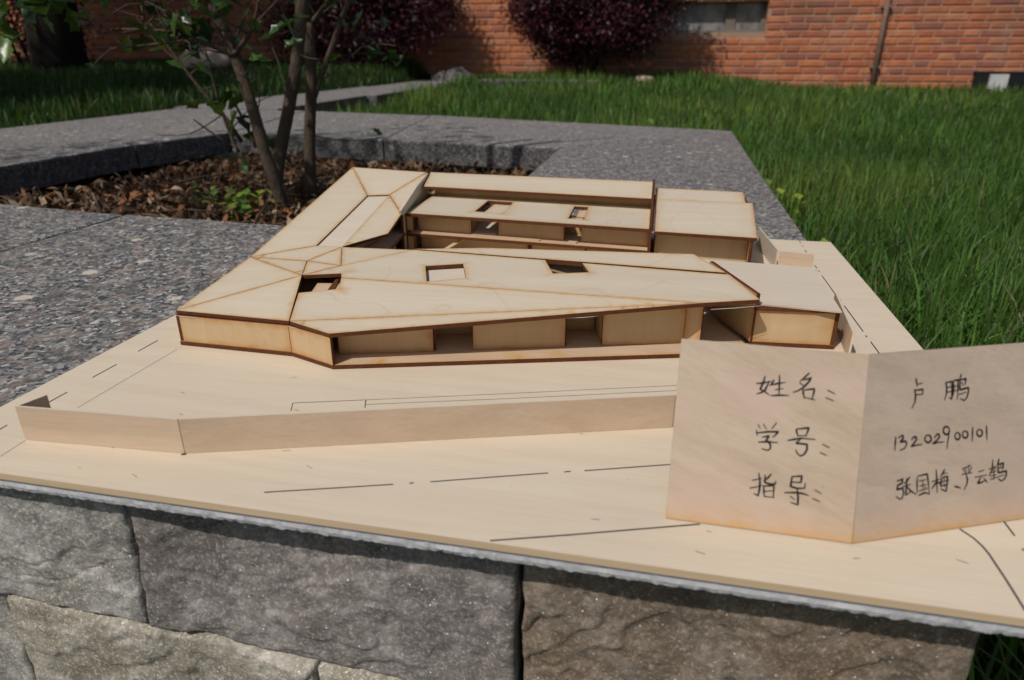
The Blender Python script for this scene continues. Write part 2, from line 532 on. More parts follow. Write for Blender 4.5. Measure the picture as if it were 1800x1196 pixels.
# -------- lawn sheet: rises gently towards the brick wall, and higher on the left
def sstep(t): t = min(1.0, max(0.0, t)); return t * t * (3 - 2 * t)
def gz(x, y):
    right = GZ + sstep((y - 2.9) / 4.2) * (.145 - .085 * 1.25 * sstep((x - .2) / 1.3))
    left = -.085 + .040 * max(0.0, min(y, 7.5) - 2.0)
    return right + (left - right) * sstep((-2.30 - x) / .30) * sstep((y - .2) / .9) - .12 * sstep((.40 - y) / .12) * sstep((.25 - x) / .1) + .008 * noise.noise((x * .7, y * .7, 0))
xs = list(np.linspace(-30, -8, 8)) + list(np.arange(-7.75, -3, .3)) + list(np.arange(-2.9, 0, .12)) + list(np.arange(0, 6, .25)) + list(np.linspace(6.5, 30, 8))
ys = list(np.linspace(-12, -1, 6)) + list(np.arange(-.5, 8, .15)) + list(np.linspace(8.5, 40, 8))
nx = len(xs)
mb = MB()
vv = [(x, y, gz(x, y) if not (-1.66 < x < -.1 and .6 < y < 2.3) else GZ) for y in ys for x in xs]
mb.add(vv, [(j * nx + i, j * nx + i + 1, (j + 1) * nx + i + 1, (j + 1) * nx + i) for j in range(len(ys) - 1) for i in range(nx - 1)])
tag(mb.build('lawn', 'lawn', smooth=True), kind='structure')

# -------- stone planter: coping slabs over a clad wall
planter = empty('stone_planter', (-.6, 1.2, GZ), 'raised stone planter with speckled grey granite coping and rough stone cladding', 'planter')
def slab(name, poly, z1, th, mat, parent, jag=.0012, chip=0):
    """Coping slab: plan polygon, softened and slightly broken arrises."""
    mb = MB()
    pts = []
    for i in range(len(poly)):
        a, b = Vector((*poly[i], 0)), Vector((*poly[(i + 1) % len(poly)], 0))
        m = max(2, int((b - a).length / .035))
        for j in range(m): pts.append(a.lerp(b, j / m))
    n = len(pts); c = sum(pts, Vector()) / n
    rings = []
    for (ins, z) in ((.0, -th), (.0, -.006), (.0018, -.0015), (.006, 0.0)):
        ring = []
        for p in pts:
            d = (c - p); d.normalize()
            w = jag * noise.noise((p.x * 40, p.y * 40, z * 60)) + (ins * (1 + .8 * noise.noise((p.x * 55, p.y * 55, 3))))
            ring.append(p + d * w + Vector((0, 0, z1 + z)))
        rings.append(ring)
    vs_ = [q for r in rings for q in r]
    fs = []
    for r in range(3):
        for i in range(n): fs.append((r * n + i, r * n + (i + 1) % n, (r + 1) * n + (i + 1) % n, (r + 1) * n + i))
    fs.append(tuple(3 * n + i for i in range(n)))
    fs.append(tuple(reversed(range(n))))
    mb.add(vs_, fs)
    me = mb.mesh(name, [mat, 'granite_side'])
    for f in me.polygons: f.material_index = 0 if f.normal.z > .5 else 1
    return link(name, me, parent)
g = .003
SL = [
 # front strip, under the model
 [(-.825 + g, .306), (.166, .306), (.170, .42), (.198, .50), (.2055, .905), (-.275, .885), (-.545, .905), (-.826 + g, .919)],
 [(-1.55, .302), (-.825 - g, .302), (-.826 - g, .919), (-1.107, .955), (-1.55, .985)],
 [(-2.30, .302), (-1.555, .302), (-1.555, .985), (-1.474, 1.18), (-2.20, 1.18)],
 # right strip
 [(-.272, .889), (.2055, .909), (.226, 2.472), (-.272, 1.905)],
 # far strip
 [(-.278, 1.909), (.222, 2.478), (-.966, 2.885), (-.823, 1.998)],
 [(-.829, 2.000), (-.972, 2.889), (-1.62, 3.02), (-1.40, 2.085)],
 # left strip
 [(-1.474, 1.186), (-1.463, 1.72), (-2.25, 1.72), (-2.20, 1.186)],
 [(-1.463, 1.728), (-1.408, 2.09), (-1.625, 3.02), (-2.285, 3.02), (-2.252, 1.728)],
]
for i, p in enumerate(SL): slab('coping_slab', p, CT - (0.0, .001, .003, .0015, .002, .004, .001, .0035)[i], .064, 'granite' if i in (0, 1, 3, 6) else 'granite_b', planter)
# masonry core under the slabs, set back
mb = MB()
for (x0, x1, y0, y1) in ((-2.22, .165, .325, .84), (-.225, .168, .84, 1.98), (-1.5, .15, 1.99, 2.40), (-2.17, -1.52, .84, 2.95)):
    mb.box(((x0 + x1) / 2, (y0 + y1) / 2, (GZ + CT - .066) / 2 - .02), (x1 - x0, y1 - y0, CT - .066 - GZ + .04))
mb.build('masonry_core', 'soil', planter)

# -------- rough cladding stones on the near face
def clad(poly4, y0, amp, mat, seed, nx_=150, nz_=80, depth=.03, slope=0.0, lead=0.0):
    """poly4: bottom-left, bottom-right, top-right, top-left in (x, z); split rough face towards the viewer.
    slope: the foot stands out by this much; lead: the left edge stands out by this much."""
    bl, br, tr_, tl = [Vector((p[0], p[1], 0)) for p in poly4]
    V = []; F = []
    W = ((br - bl).length + (tr_ - tl).length) / 2; Hh = ((tl - bl).length + (tr_ - br).length) / 2
    for j in range(nz_ + 1):
        for i in range(nx_ + 1):
            u, v = i / nx_, j / nz_
            p = bl.lerp(br, u).lerp(tl.lerp(tr_, u), v)
            ed = min(u * W, (1 - u) * W, v * Hh, (1 - v) * Hh)
            q = Vector((p.x * 11 + seed * 3.7, p.y * 14, seed * 1.3))
            d = .40 * noise.fractal(q * .8, .9, 2.1, 3)
            ter = noise.noise(q * 1.1 + Vector((5, 0, 0))) * 3 + .5 * noise.noise(q * 4.5)
            ter = 1.05 * (math.floor(ter) + min(1.0, max(0.0, (ter - math.floor(ter) - .86) / .14))) / 3
            fine = .22 * noise.fractal(q * 5, .65, 2.2, 5)
            cellv = noise.voronoi(q * 1.1 + Vector((noise.noise(q * 3), noise.noise(q * 3 + Vector((4, 4, 4))), 0)) * .35)[0]
            crack = max(0.0, 1 - (cellv[1] - cellv[0]) / .018) * .30 * (1 if noise.noise(q * .7 + Vector((0, 9, 0))) > .05 else 0)
            y = y0 - amp * (d + fine + ter - crack) - slope * max(0.0, .75 - v)
            tt = min(1.0, max(0.0, (u * W - .008) / .035)); y -= lead * (1 - tt * tt * (3 - 2 * tt))
            y += (1 - min(1.0, ed / .0022)) ** 2 * .0022
            jx = .0012 * noise.noise((p.x * 60, p.y * 60, seed)); jz = .0030 * noise.noise((p.x * 30 + 9, p.y * 3, 4)) + .0012 * noise.noise((p.x * 120, p.y * 3, 4))
            V.append((p.x + jx, y, p.y + jz))
    n1 = nx_ + 1
    for j in range(nz_):
        for i in range(nx_):
            F.append((j * n1 + i, j * n1 + i + 1, (j + 1) * n1 + i + 1, (j + 1) * n1 + i))
    # sides running back into the wall
    loop = [i for i in range(n1)] + [j * n1 + nx_ for j in range(1, nz_ + 1)] + [nz_ * n1 + i for i in range(nx_ - 1, -1, -1)] + [j * n1 for j in range(nz_ - 1, 0, -1)]
    b = len(V)
    for i in loop: x, y, z = V[i]; V.append((x, y0 + depth, z))
    m = len(loop)
    for i in range(m): F.append((loop[(i + 1) % m], loop[i], b + i, b + (i + 1) % m))
    mb = MB(); mb.add(V, F)
    return mb.build('cladding_stone', mat, planter, smooth=True)
gp = .0008
clad([(-.600, -.1105), (-.2985 - gp, -.1185), (-.2920 - gp, -.0195), (-.600, -.0195)], .2745, .0042, 'st_grey', 1)
clad([(-.2985 + gp, -.1185), (-.0562 - .0016, -.1375), (-.0560 - .0016, -.0195), (-.2920 + gp, -.0195)], .2820, .0046, 'st_mauve', 2, slope=.004, lead=.006)
clad([(-.0562 + .0016, -.185), (.172, -.185), (.168, -.020), (-.0560 + .0016, -.020)], .2840, .0046, 'st_brown', 3, nz_=100, slope=.004)
clad([(-.409 + gp, -.27), (-.1835 - gp, -.27), (-.1835 - gp, -.1290), (-.409 + gp, -.1170)], .2745, .0046, 'st_buff', 4)
clad([(-.700, -.27), (-.409 - gp, -.27), (-.411 - gp, -.1172), (-.700, -.1120)], .2760, .0045, 'st_grey', 5)
clad([(-.1835 + gp, -.27), (-.0578 - gp, -.27), (-.0578 - gp, -.1390), (-.1835 + gp, -.1292)], .2760, .004, 'st_buff', 6, nx_=70, nz_=50)
clad([(-.900, -.1100), (-.602, -.1105), (-.602, -.0195), (-.900, -.0195)], .274, .006, 'st_mauve', 7, nx_=60, nz_=30)
clad([(-.920, -.27), (-.702, -.27), (-.702, -.1120), (-.920, -.1120)], .274, .006, 'st_brown', 8, nx_=60, nz_=30)
mb = MB(); mb.box((-.37, .316, -.15), (1.06, .02, .25)); mb.build('joint_backing', 'soil', planter)
# end face of the wall on the lawn side
mb = MB(); V = []; F = []
for j in range(15):
    for i in range(120):
        y = .295 + i * .018; z = -.19 + j * .0115
        V.append((.171 + .006 * noise.fractal(Vector((y * 14, z * 14, 2)), .8, 2.1, 4), y, z))
for j in range(14):
    for i in range(119): F.append((j * 120 + i, j * 120 + i + 1, (j + 1) * 120 + i + 1, (j + 1) * 120 + i))
mb.add(V, F); mb.build('side_cladding', 'st_brown', planter, smooth=True)
mb = MB(); mb.box((.09, .326, -.11), (.14, .02, .155)); mb.build('corner_backing', 'st_brown', planter)

# -------- soil in the planter
V = []; F = []; n = 50
for j in range(n):
    for i in range(n):
        x = -1.60 + 1.45 * i / (n - 1); y = .82 + 1.30 * j / (n - 1)
        V.append((x, y, -.100 - .02 * max(0, min(1, (-1.32 - x) / .1)) + .018 * noise.fractal(Vector((x * 4, y * 4, 0)), .8, 2, 4) + .012 * max(0, 1 - abs(y - 1.25) / .5)))
for j in range(n - 1):
    for i in range(n - 1): F.append((j * n + i, j * n + i + 1, (j + 1) * n + i + 1, (j + 1) * n + i))
mb = MB(); mb.add(V, F); tag(mb.build('planter_soil', 'soil', smooth=True), kind='structure')

# -------- low kerb running on to the brick wall
kerb = empty('stone_kerb', (-2.0, 5.0, GZ), 'pale granite kerb running from the planter back towards the brick wall', 'kerb')
ky = [3.05, 4.25, 5.45, 6.75]
for a, b in zip(ky[:-1], ky[1:]):
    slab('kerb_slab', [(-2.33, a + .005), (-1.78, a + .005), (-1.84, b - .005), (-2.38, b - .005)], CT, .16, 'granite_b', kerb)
kerb2 = empty('edging_stone', (-1.1, 6.2, GZ), 'pale flat edging stone lying in the grass below the round purple shrub', 'edging stone')
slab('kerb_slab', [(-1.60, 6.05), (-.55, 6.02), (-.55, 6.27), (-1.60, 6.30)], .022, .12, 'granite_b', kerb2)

# ================================================================== BRICK WALL
WY = 7.30
bw = empty('brick_wall', (1.0, WY, GZ), 'long orange-red brick garden wall with pale mortar joints', 'wall')
OX0, OX1, OZ0, OZ1 = -.35, .862, .418, .682        # opening of the low window
mb = MB()
for (x0, x1, z0, z1) in ((-9, OX0, GZ - .05, 2.5), (OX1, 8, GZ - .05, 2.5), (OX0, OX1, GZ - .05, OZ0), (OX0, OX1, OZ1, 2.5)):
    mb.box(((x0 + x1) / 2, WY + .1165, (z0 + z1) / 2), (x1 - x0, .24, z1 - z0))
mb.build('mortar_bed', 'mortar', bw)
BT = [(.55, .185, .085), (.52, .165, .075), (.58, .205, .09), (.47, .148, .078), (.43, .14, .085), (.58, .23, .115), (.36, .135, .095)]
def brick_mesh(L, tint):
    b = MB(); h = .0485 / 2; e = .005; a = L / 2
    fr = [(-a + e, -.012, -h + e), (a - e, -.012, -h + e), (a - e, -.012, h - e), (-a + e, -.012, h - e)]
    bk = [(-a, -.006, -h), (a, -.006, -h), (a, -.006, h), (-a, -.006, h)]
    bb = [(-a, .02, -h), (a, .02, -h), (a, .02, h), (-a, .02, h)]
    b.add(fr + bk + bb, [(0, 1, 2, 3)] + [(4 + i, 4 + (i + 1) % 4, (i + 1) % 4, i) for i in range(4)] + [(8 + i, 8 + (i + 1) % 4, 4 + (i + 1) % 4, 4 + i) for i in range(4)], 0, tint)
    return b
bm_cache = {}
cand = []
course = .0632
for c_ in range(43):
    z = GZ + .02 + c_ * course
    x = -8.9 + (0.0 if c_ % 2 else .183) + random.uniform(-.02, .02)
    longb = True
    while x < 7.9:
        L = .238 if longb else .115
        xa, xb = x, x + L
        if OZ0 - .02 < z < OZ1 + .02:                 # cut at the opening
            if xa < OX0 < xb: xb = OX0
            elif xa < OX1 < xb: xa = OX1
            elif OX0 <= xa and xb <= OX1: xa = xb = 0
        if xb - xa > .03: cand.append(((xa + xb) / 2, z + random.uniform(-.002, .002), xb - xa, random.randrange(7)))
        x += L + .0105; longb = not longb
def score(b):                                          # largest in the picture: unobstructed stretch of wall, nearest first
    x, z, L, t = b
    vis = (.80 < x < 4.0 or -1.85 < x < -1.4) and -.08 < z < .72
    return (0 if vis else 1, 0 if L > .2 else 1, math.hypot(x, WY))
cand.sort(key=score)
rest = MB()
for i, (x, z, L, t) in enumerate(cand):
    if i < 300:
        key = (round(L, 3), t)
        if key not in bm_cache: bm_cache[key] = brick_mesh(L, BT[t]).mesh('brick', ['brick'], tint=True)
        o = bpy.data.objects.new('brick', bm_cache[key]); COL.objects.link(o); o.parent = bw
        o.location = Vector((x, WY + random.uniform(-.0015, .0015), z)) - Vector(bw.location)
    else:
        b = brick_mesh(L, BT[t])
        rest.add([(p[0] + x, p[1] + WY, p[2] + z) for p in b.v], b.f, 0, BT[t])
o = rest.build('brickwork', 'brick', bw, tint=True); o['kind'] = 'stuff'
# low window in the wall
win = MB(); win.box(((OX0 + OX1) / 2, WY + .13, (OZ0 + OZ1) / 2), (OX1 - OX0, .012, OZ1 - OZ0)); wo = win.build('window', 'glass', bw)
fr = MB()
for x, w in ((OX0 + .02, .04), (OX1 - .02, .04), (.545, .09)): fr.box((x, WY + .112, (OZ0 + OZ1) / 2), (w, .02, OZ1 - OZ0))
fr.box(((OX0 + OX1) / 2, WY + .112, OZ0 + .012), (OX1 - OX0, .028, .024))
fr.build('window_frame', 'frame', wo)
# old drainpipe, with brackets
st = MB(); st.tube([(1.86, WY - .045, GZ + .02), (1.86, WY - .045, .6), (1.86, WY - .045, 1.5), (1.86, WY - .045, 2.5)], [.024] * 4, 10)
dp = empty('drainpipe', (1.86, WY - .045, GZ), 'thin weathered vertical drainpipe on the sunny brick wall', 'drainpipe')
st.build('pipe', 'pipe', dp, smooth=True)
for z in (.12, .62, 1.3):
    br = MB(); br.box((1.86, WY - .03, z), (.085, .05, .022)); br.build('bracket', 'pipe', dp)
bp = MB(); bp.box((3.15, WY - .035, -.05), (.90, .04, .24)); bp.box((3.15, WY - .033, .078), (.92, .05, .012))
tag(bp.build('base_panel', 'black'), 'low black panel at the foot of the brick wall', 'panel')
wb = MB(); wb.box((2.885, WY - .075, -.055), (.145, .03, .235)); wb.box((2.885, WY - .078, -.178), (.16, .05, .02))
tag(wb.build('white_block', 'white'), 'small white block standing against the low black panel', 'block')

# ================================================================== GRASS
def blades(name, X, Y, Z, Ln, Wd, tint, lean=.55, seed=1):
    r = np.random.default_rng(seed); N = len(X)
    az = r.uniform(0, 2 * np.pi, N); le = np.abs(r.normal(0, lean, N)).clip(0, 1.25)
    fa = az + r.uniform(-.9, .9, N) + np.pi / 2
    V = np.zeros((N, 7, 3))
    for s_, (t, w) in enumerate(((0, 1.0), (.38, .95), (.74, .62), (1.0, 0))):
        hh = Ln * (t - .28 * le * t * t); out = Ln * le * t * t * .72
        cx = X + np.cos(az) * out; cy = Y + np.sin(az) * out; cz = Z + hh
        if s_ < 3:
            for sd_, q in ((-1, 0), (1, 1)):
                V[:, s_ * 2 + q, 0] = cx + sd_ * np.cos(fa) * Wd * w * .5
                V[:, s_ * 2 + q, 1] = cy + sd_ * np.sin(fa) * Wd * w * .5
                V[:, s_ * 2 + q, 2] = cz
        else: V[:, 6] = np.stack([cx, cy, cz], 1)
    b = (np.arange(N) * 7)[:, None]
    F = np.concatenate([b + np.array([[0, 1, 3]]), b + np.array([[0, 3, 2]]), b + np.array([[2, 3, 5]]), b + np.array([[2, 5, 4]]), b + np.array([[4, 5, 6]])])
    T = np.repeat(tint, 7, axis=0)
    return V.reshape(-1, 3), F, T
def inside(xs_, ys_, poly):
    c = np.zeros(len(xs_), bool); n_ = len(poly)
    for i in range(n_):
        x1, y1 = poly[i]; x2, y2 = poly[i - 1]
        if y1 == y2: continue
        c ^= ((y1 > ys_) != (y2 > ys_)) & (xs_ < (x2 - x1) * (ys_ - y1) / (y2 - y1) + x1)
    return c
def turf(N, poly, ln, wd, base, jit, seed, patch=1.6, dry=.03, lean=.5):
    r = np.random.default_rng(seed)
    P = np.array(poly); lo, hi = P.min(0), P.max(0)
    X = r.uniform(lo[0], hi[0], N * 3); Y = r.uniform(lo[1], hi[1], N * 3)
    m = inside(X, Y, poly); X, Y = X[m][:N], Y[m][:N]; N = len(X)
    pat = .5 + .5 * np.sin(X * patch * 2.3 + 1.7 * np.sin(Y * patch)) * np.cos(Y * patch * 1.9 + X)
    L = r.uniform(*ln, N) * (.78 + .44 * pat); W = r.uniform(*wd, N)
    t = np.array(base)[None] * (1 + r.normal(0, jit, (N, 1))).clip(.35, 2.2) * (1 + r.normal(0, .08, (N, 3)))
    t *= (.72 + .56 * pat)[:, None]; t[:, 0] *= 1 + .5 * (pat > .7) * r.random(N)
    d = r.random(N) < dry; t[d] = np.array([.24, .21, .09]) * r.uniform(.5, 1.1, (d.sum(), 1))
    g_ = r.random(N) < .05; t[g_] = np.array([.10, .17, .075]) * r.uniform(.7, 1.2, (g_.sum(), 1)); W[g_] *= 1.25
    return X, Y, L, W, t.clip(.003, .6), pat
GB = (.088, .176, .031)
parts = []
for (N, poly, ln, wd, base, sd_, lean) in (
    (21000, [(.215, .30), (.70, .25), (1.6, 1.3), (1.6, 2.0), (.245, 2.0)], (.08, .145), (.0020, .0042), GB, 11, .65),
    (20000, [(.245, 2.0), (1.6, 2.0), (2.7, 3.3), (-.2, 3.3), (-.9, 2.95), (.235, 2.5)], (.08, .145), (.0028, .0052), GB, 12, .6),
    (25000, [(-1.72, 3.1), (2.7, 3.3), (4.2, 5.2), (-1.8, 5.2)], (.09, .175), (.0045, .008), GB, 13, .5),
    (17000, [(-1.82, 5.2), (4.2, 5.2), (5.2, 7.25), (-1.84, 7.25)], (.08, .16), (.009, .015), GB, 14, .4),
    (2600, [(.19, -.15), (.75, -.15), (.75, .30), (.19, .30)], (.08, .17), (.0032, .006), GB, 15, .5)):
    X, Y, L, W, t, pat = turf(N, poly, ln, wd, base, .32, sd_, lean=lean)
    parts.append(blades('g', X, Y, np.array([gz(a_, b_) for a_, b_ in zip(X, Y)]) - .003, L, W, t, lean, sd_))
off = 0; Vs, Fs, Ts = [], [], []
for V, F, T in parts: Vs.append(V); Fs.append(F + off); Ts.append(T); off += len(V)
o = bulk('grass', np.concatenate(Vs), np.concatenate(Fs), 'grass', np.concatenate(Ts))
tag(o, 'long unmown green grass between the planter and the brick wall', 'grass', kind='stuff')
X, Y, L, W, t, pat = turf(26000, [(-2.27, 1.3), (-2.34, 3.0), (-2.42, 7.2), (-8.0, 7.2), (-5.0, 1.3)], (.05, .11), (.006, .011), (.034, .080, .016), .3, 21)  # blade tint darkened: tree shade is put into the colour
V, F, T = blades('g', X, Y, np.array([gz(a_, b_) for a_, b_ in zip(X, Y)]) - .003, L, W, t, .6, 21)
tag(bulk('shade_tinted_grass', V, F, 'grass', T), 'short grass left of the planter, coloured dark green for the tree shade', 'grass', kind='stuff')
# ================================================================== LEAVES AND SHRUBS
def holly_mesh(tint):
    o_ = [(0, 0), (.13, .10), (.30, .13), (.20, .30), (.19, .44), (.33, .60), (.20, .68), (.12, .84), (0, 1.0)]
    V = []; n_ = len(o_)
    for x, y in o_: V.append((x, y, .10 * abs(x) / .3 + .05 * math.sin(y * 5)))
    for x, y in o_[1:-1]: V.append((-x, y, .10 * abs(x) / .3 + .05 * math.sin(y * 5 + .6)))
    mid = [(0, y, .05 * math.sin(y * 5) - .04) for y in (.2, .45, .7)]
    b = len(V); V += mid
    R = list(range(n_)); Lf = [0] + list(range(n_, n_ + n_ - 2)) + [n_ - 1]
    F = []
    for S in (R, Lf):
        mi = [0, b, b, b, b + 1, b + 1, b + 2, b + 2, n_ - 1]
        for i in range(n_ - 1):
            q = [S[i], S[i + 1]]
            a_, c_ = mi[i + 1], mi[i]
            f = [S[i], S[i + 1]] + ([a_] if a_ != S[i + 1] else []) + ([c_] if c_ not in (a_, S[i]) else [])
            if len(set(f)) >= 3: F.append(tuple(f if S is R else reversed(f)))
    m = MB(); m.add(V, F, 0, tint)
    return m
HT = [(.030, .068, .016), (.045, .098, .020), (.068, .13, .022), (.11, .17, .03), (.020, .046, .016)]
hmesh = [holly_mesh(t).mesh('leaf', ['leaf'], tint=True, smooth=True) for t in HT]
def euler_dir(d, roll):
    return Vector(d).to_track_quat('Y', 'Z') @ __import__('mathutils').Quaternion((0, 1, 0), roll)
tree = empty('planter_tree', (-0.8741, 1.5111, -0.09), 'slender several-stemmed holly tree with spiny green leaves growing in the planter soil', 'tree')
def tube_obj(name, pts, radii, mat='bark', parent=None, n=9):
    # resample smoothly and roughen
    P = [Vector(p) for p in pts]; out = []; rr = []
    for i in range(len(P) - 1):
        p0 = P[max(i - 1, 0)]; p1 = P[i]; p2 = P[i + 1]; p3 = P[min(i + 2, len(P) - 1)]
        for j in range(4):
            t = j / 4
            q = .5 * ((2 * p1) + (p2 - p0) * t + (2 * p0 - 5 * p1 + 4 * p2 - p3) * t * t + (3 * p1 - p0 - 3 * p2 + p3) * t ** 3)
            out.append(q); rr.append((radii[i] * (1 - t) + radii[i + 1] * t) * (1 + .10 * noise.noise(q * 40)))
    out.append(P[-1]); rr.append(radii[-1])
    m = MB(); m.tube(out, rr, n)
    return m.build(name, mat, parent, smooth=True)
TRUNKS = [([(-0.7567, 1.27, -0.1389), (-0.7567, 1.27, -0.0789), (-0.762, 1.2657, -0.0178), (-0.7736, 1.2614, 0.0386), (-0.7822, 1.2571, 0.1092), (-0.7927, 1.2529, 0.1768), (-0.8014, 1.2486, 0.222), (-0.8106, 1.2443, 0.261), (-0.8307, 1.24, 0.3131), (-1.0281, 1.1978, 0.8247)], [0.0136, 0.0132, 0.0127, 0.0122, 0.0117, 0.0112, 0.0107, 0.0102, 0.0097, 0.0092]), ([(-0.8312, 1.36, -0.161), (-0.8312, 1.36, -0.101), (-0.82, 1.3667, -0.0367), (-0.8024, 1.3733, 0.0356), (-0.7802, 1.38, 0.1055), (-0.7574, 1.3867, 0.184), (-0.7421, 1.3933, 0.249), (-0.7298, 1.4, 0.3222), (-0.639, 1.4494, 0.8624)], [0.0158, 0.0152, 0.0146, 0.014, 0.0134, 0.0128, 0.0122, 0.0116, 0.011]), ([(-0.79, 1.46, -0.14400000000000002), (-0.79, 1.46, -0.084), (-0.7837, 1.46, 0.0005), (-0.7743, 1.46, 0.0754), (-0.7598, 1.46, 0.1591), (-0.7553, 1.46, 0.2279), (-0.7536, 1.46, 0.2833), (-0.752, 1.46, 0.3264), (-0.7316, 1.46, 0.876)], [0.0145, 0.0141, 0.0136, 0.0132, 0.0128, 0.0123, 0.0119, 0.0114, 0.011])]
for pts, radii in TRUNKS: tube_obj('trunk', pts, radii, 'bark', tree)
BRANCH = [([(-0.7559, 1.46, 0.1357), (-0.7345, 1.47, 0.188), (-0.7057, 1.48, 0.2504), (-0.6905, 1.49, 0.2895), (-0.673, 1.5, 0.328), (-0.4515, 1.6266, 0.8153)], [0.0066, 0.0063, 0.0061, 0.0058, 0.0055, 0.0053]), ([(-0.7457, 1.46, 0.2832), (-0.7239, 1.46, 0.3025), (-0.7006, 1.46, 0.3257)], [0.0053, 0.0048, 0.0044]), ([(-0.7986, 1.24, 0.22), (-0.8377, 1.232, 0.2366), (-0.877, 1.224, 0.2502), (-0.9223, 1.216, 0.2618), (-0.9879, 1.208, 0.2639), (-1.0178, 1.2, 0.2638)], [0.0053, 0.0046, 0.0039, 0.0032, 0.0025, 0.0018]), ([(-0.7959, 1.24, 0.222), (-0.7674, 1.23, 0.2412), (-0.7387, 1.22, 0.2664), (-0.7195, 1.21, 0.2915), (-0.7075, 1.2, 0.3087)], [0.0053, 0.0046, 0.004, 0.0033, 0.0026]), ([(-0.8626, 1.22, 0.2481), (-0.9065, 1.1967, 0.2402), (-0.9608, 1.1733, 0.2343), (-1.0405, 1.15, 0.2286)], [0.0026, 0.0021, 0.0016, 0.0011]), ([(-0.8682, 1.22, 0.2501), (-0.8974, 1.2133, 0.2843), (-0.9254, 1.2067, 0.3048), (-0.9514, 1.2, 0.3122)], [0.0031, 0.0026, 0.0022, 0.0018]), ([(-0.9458, 1.2, 0.2766), (-0.9423, 1.2, 0.3009), (-0.942, 1.2, 0.312)], [0.0026, 0.0026, 0.0026]), ([(-0.9251, 1.42, 0.0393), (-0.9526, 1.412, 0.0944), (-0.9931, 1.404, 0.1477), (-1.0255, 1.396, 0.1996), (-1.0511, 1.388, 0.2446), (-1.0745, 1.38, 0.2828)], [0.0044, 0.004, 0.0035, 0.0031, 0.0026, 0.0022]), ([(-0.923, 1.4, 0.0194), (-0.9385, 1.395, 0.072), (-0.9482, 1.39, 0.1372), (-0.9503, 1.385, 0.1944), (-0.9543, 1.38, 0.2387)], [0.0035, 0.0031, 0.0026, 0.0022, 0.0018]), ([(-0.8539, 1.36, 0.0358), (-0.868, 1.3533, 0.0889), (-0.8807, 1.3467, 0.129), (-0.8836, 1.34, 0.1626)], [0.0035, 0.0029, 0.0023, 0.0018]), ([(-0.9354, 1.4, 0.029), (-0.9808, 1.375, 0.0731), (-0.987, 1.35, 0.0928)], [0.0026, 0.002, 0.0013]), ([(-0.7392, 1.4, 0.2597), (-0.7388, 1.3667, 0.2692), (-0.7465, 1.3333, 0.2581), (-0.7565, 1.3, 0.2652)], [0.0018, 0.0015, 0.0012, 0.0009]), ([(-0.6978, 1.5, 0.2899), (-0.7141, 1.5, 0.2978), (-0.7243, 1.5, 0.3123)], [0.0022, 0.0018, 0.0013]), ([(-0.6912, 1.6, 0.2346), (-0.6624, 1.6, 0.2429), (-0.621, 1.6, 0.2404), (-0.5871, 1.6, 0.2344)], [0.0022, 0.0018, 0.0013, 0.0009]), ([(-0.6951, 1.53, 0.2968), (-0.6939, 1.565, 0.2637), (-0.6912, 1.6, 0.2346)], [0.0026, 0.0024, 0.0022])]
for pts, radii in BRANCH: tube_obj('branch', pts, radii, 'bark', tree, 6)
LEAVES = [((-0.8882, 1.34, 0.1516), 7, 0.035, 0.062, [1, 2, 2, 0]), ((-0.8668, 1.34, 0.124), 5, 0.03, 0.062, [1, 2, 3]), ((-0.9278, 1.34, 0.1378), 3, 0.03, 0.06, [2, 3]), ((-0.9193, 1.36, 0.1839), 3, 0.02, 0.055, [1, 2]), ((-0.8894, 1.36, 0.1052), 3, 0.02, 0.05, [0, 4]), ((-0.8875, 1.2, 0.2836), 8, 0.05, 0.05, [0, 1, 2, 4]), ((-0.8417, 1.22, 0.2934), 7, 0.05, 0.05, [0, 1, 4]), ((-0.9115, 1.2, 0.2556), 5, 0.035, 0.045, [0, 1, 2]), ((-0.8975, 1.25, 0.242), 5, 0.035, 0.045, [0, 4, 4]), ((-0.899, 1.2, 0.2316), 3, 0.03, 0.045, [1, 4]), ((-0.9798, 1.2, 0.2939), 8, 0.05, 0.05, [0, 4, 1]), ((-1.0181, 1.15, 0.299), 6, 0.05, 0.05, [0, 4]), ((-1.0372, 1.15, 0.2736), 2, 0.02, 0.05, [2, 1]), ((-0.936, 1.2, 0.3027), 5, 0.04, 0.05, [0, 1, 2]), ((-1.0758, 1.1, 0.2986), 7, 0.05, 0.055, [4, 0, 0]), ((-1.122, 1.08, 0.2804), 6, 0.035, 0.06, [2, 3, 1]), ((-1.0978, 1.08, 0.2933), 5, 0.03, 0.06, [3, 2, 1]), ((-1.0877, 1.12, 0.2682), 2, 0.02, 0.09, [0]), ((-0.7333, 1.22, 0.2922), 5, 0.04, 0.045, [0, 4, 1]), ((-0.7818, 1.3, 0.2574), 6, 0.04, 0.045, [0, 4]), ((-0.7281, 1.3, 0.2551), 4, 0.03, 0.045, [1, 0]), ((-0.7163, 1.3, 0.2962), 5, 0.05, 0.045, [0, 4]), ((-0.6809, 1.58, 0.2522), 7, 0.05, 0.055, [0, 1, 4]), ((-0.6209, 1.6, 0.2428), 5, 0.04, 0.055, [1, 2, 0]), ((-0.6772, 1.55, 0.2976), 6, 0.05, 0.055, [0, 4]), ((-0.6089, 1.6, 0.2164), 3, 0.03, 0.05, [1, 0]), ((-0.7859, 1.22, 0.2835), 5, 0.04, 0.045, [0, 1]), ((-0.8613, 1.24, 0.266), 4, 0.03, 0.045, [4, 0]), ((-0.8787, 1.45, 0.0433), 3, 0.02, 0.06, [0, 1]), ((-1.0508, 1.6, -0.0332), 4, 0.03, 0.06, [0, 4])]
rt = random.Random(17)
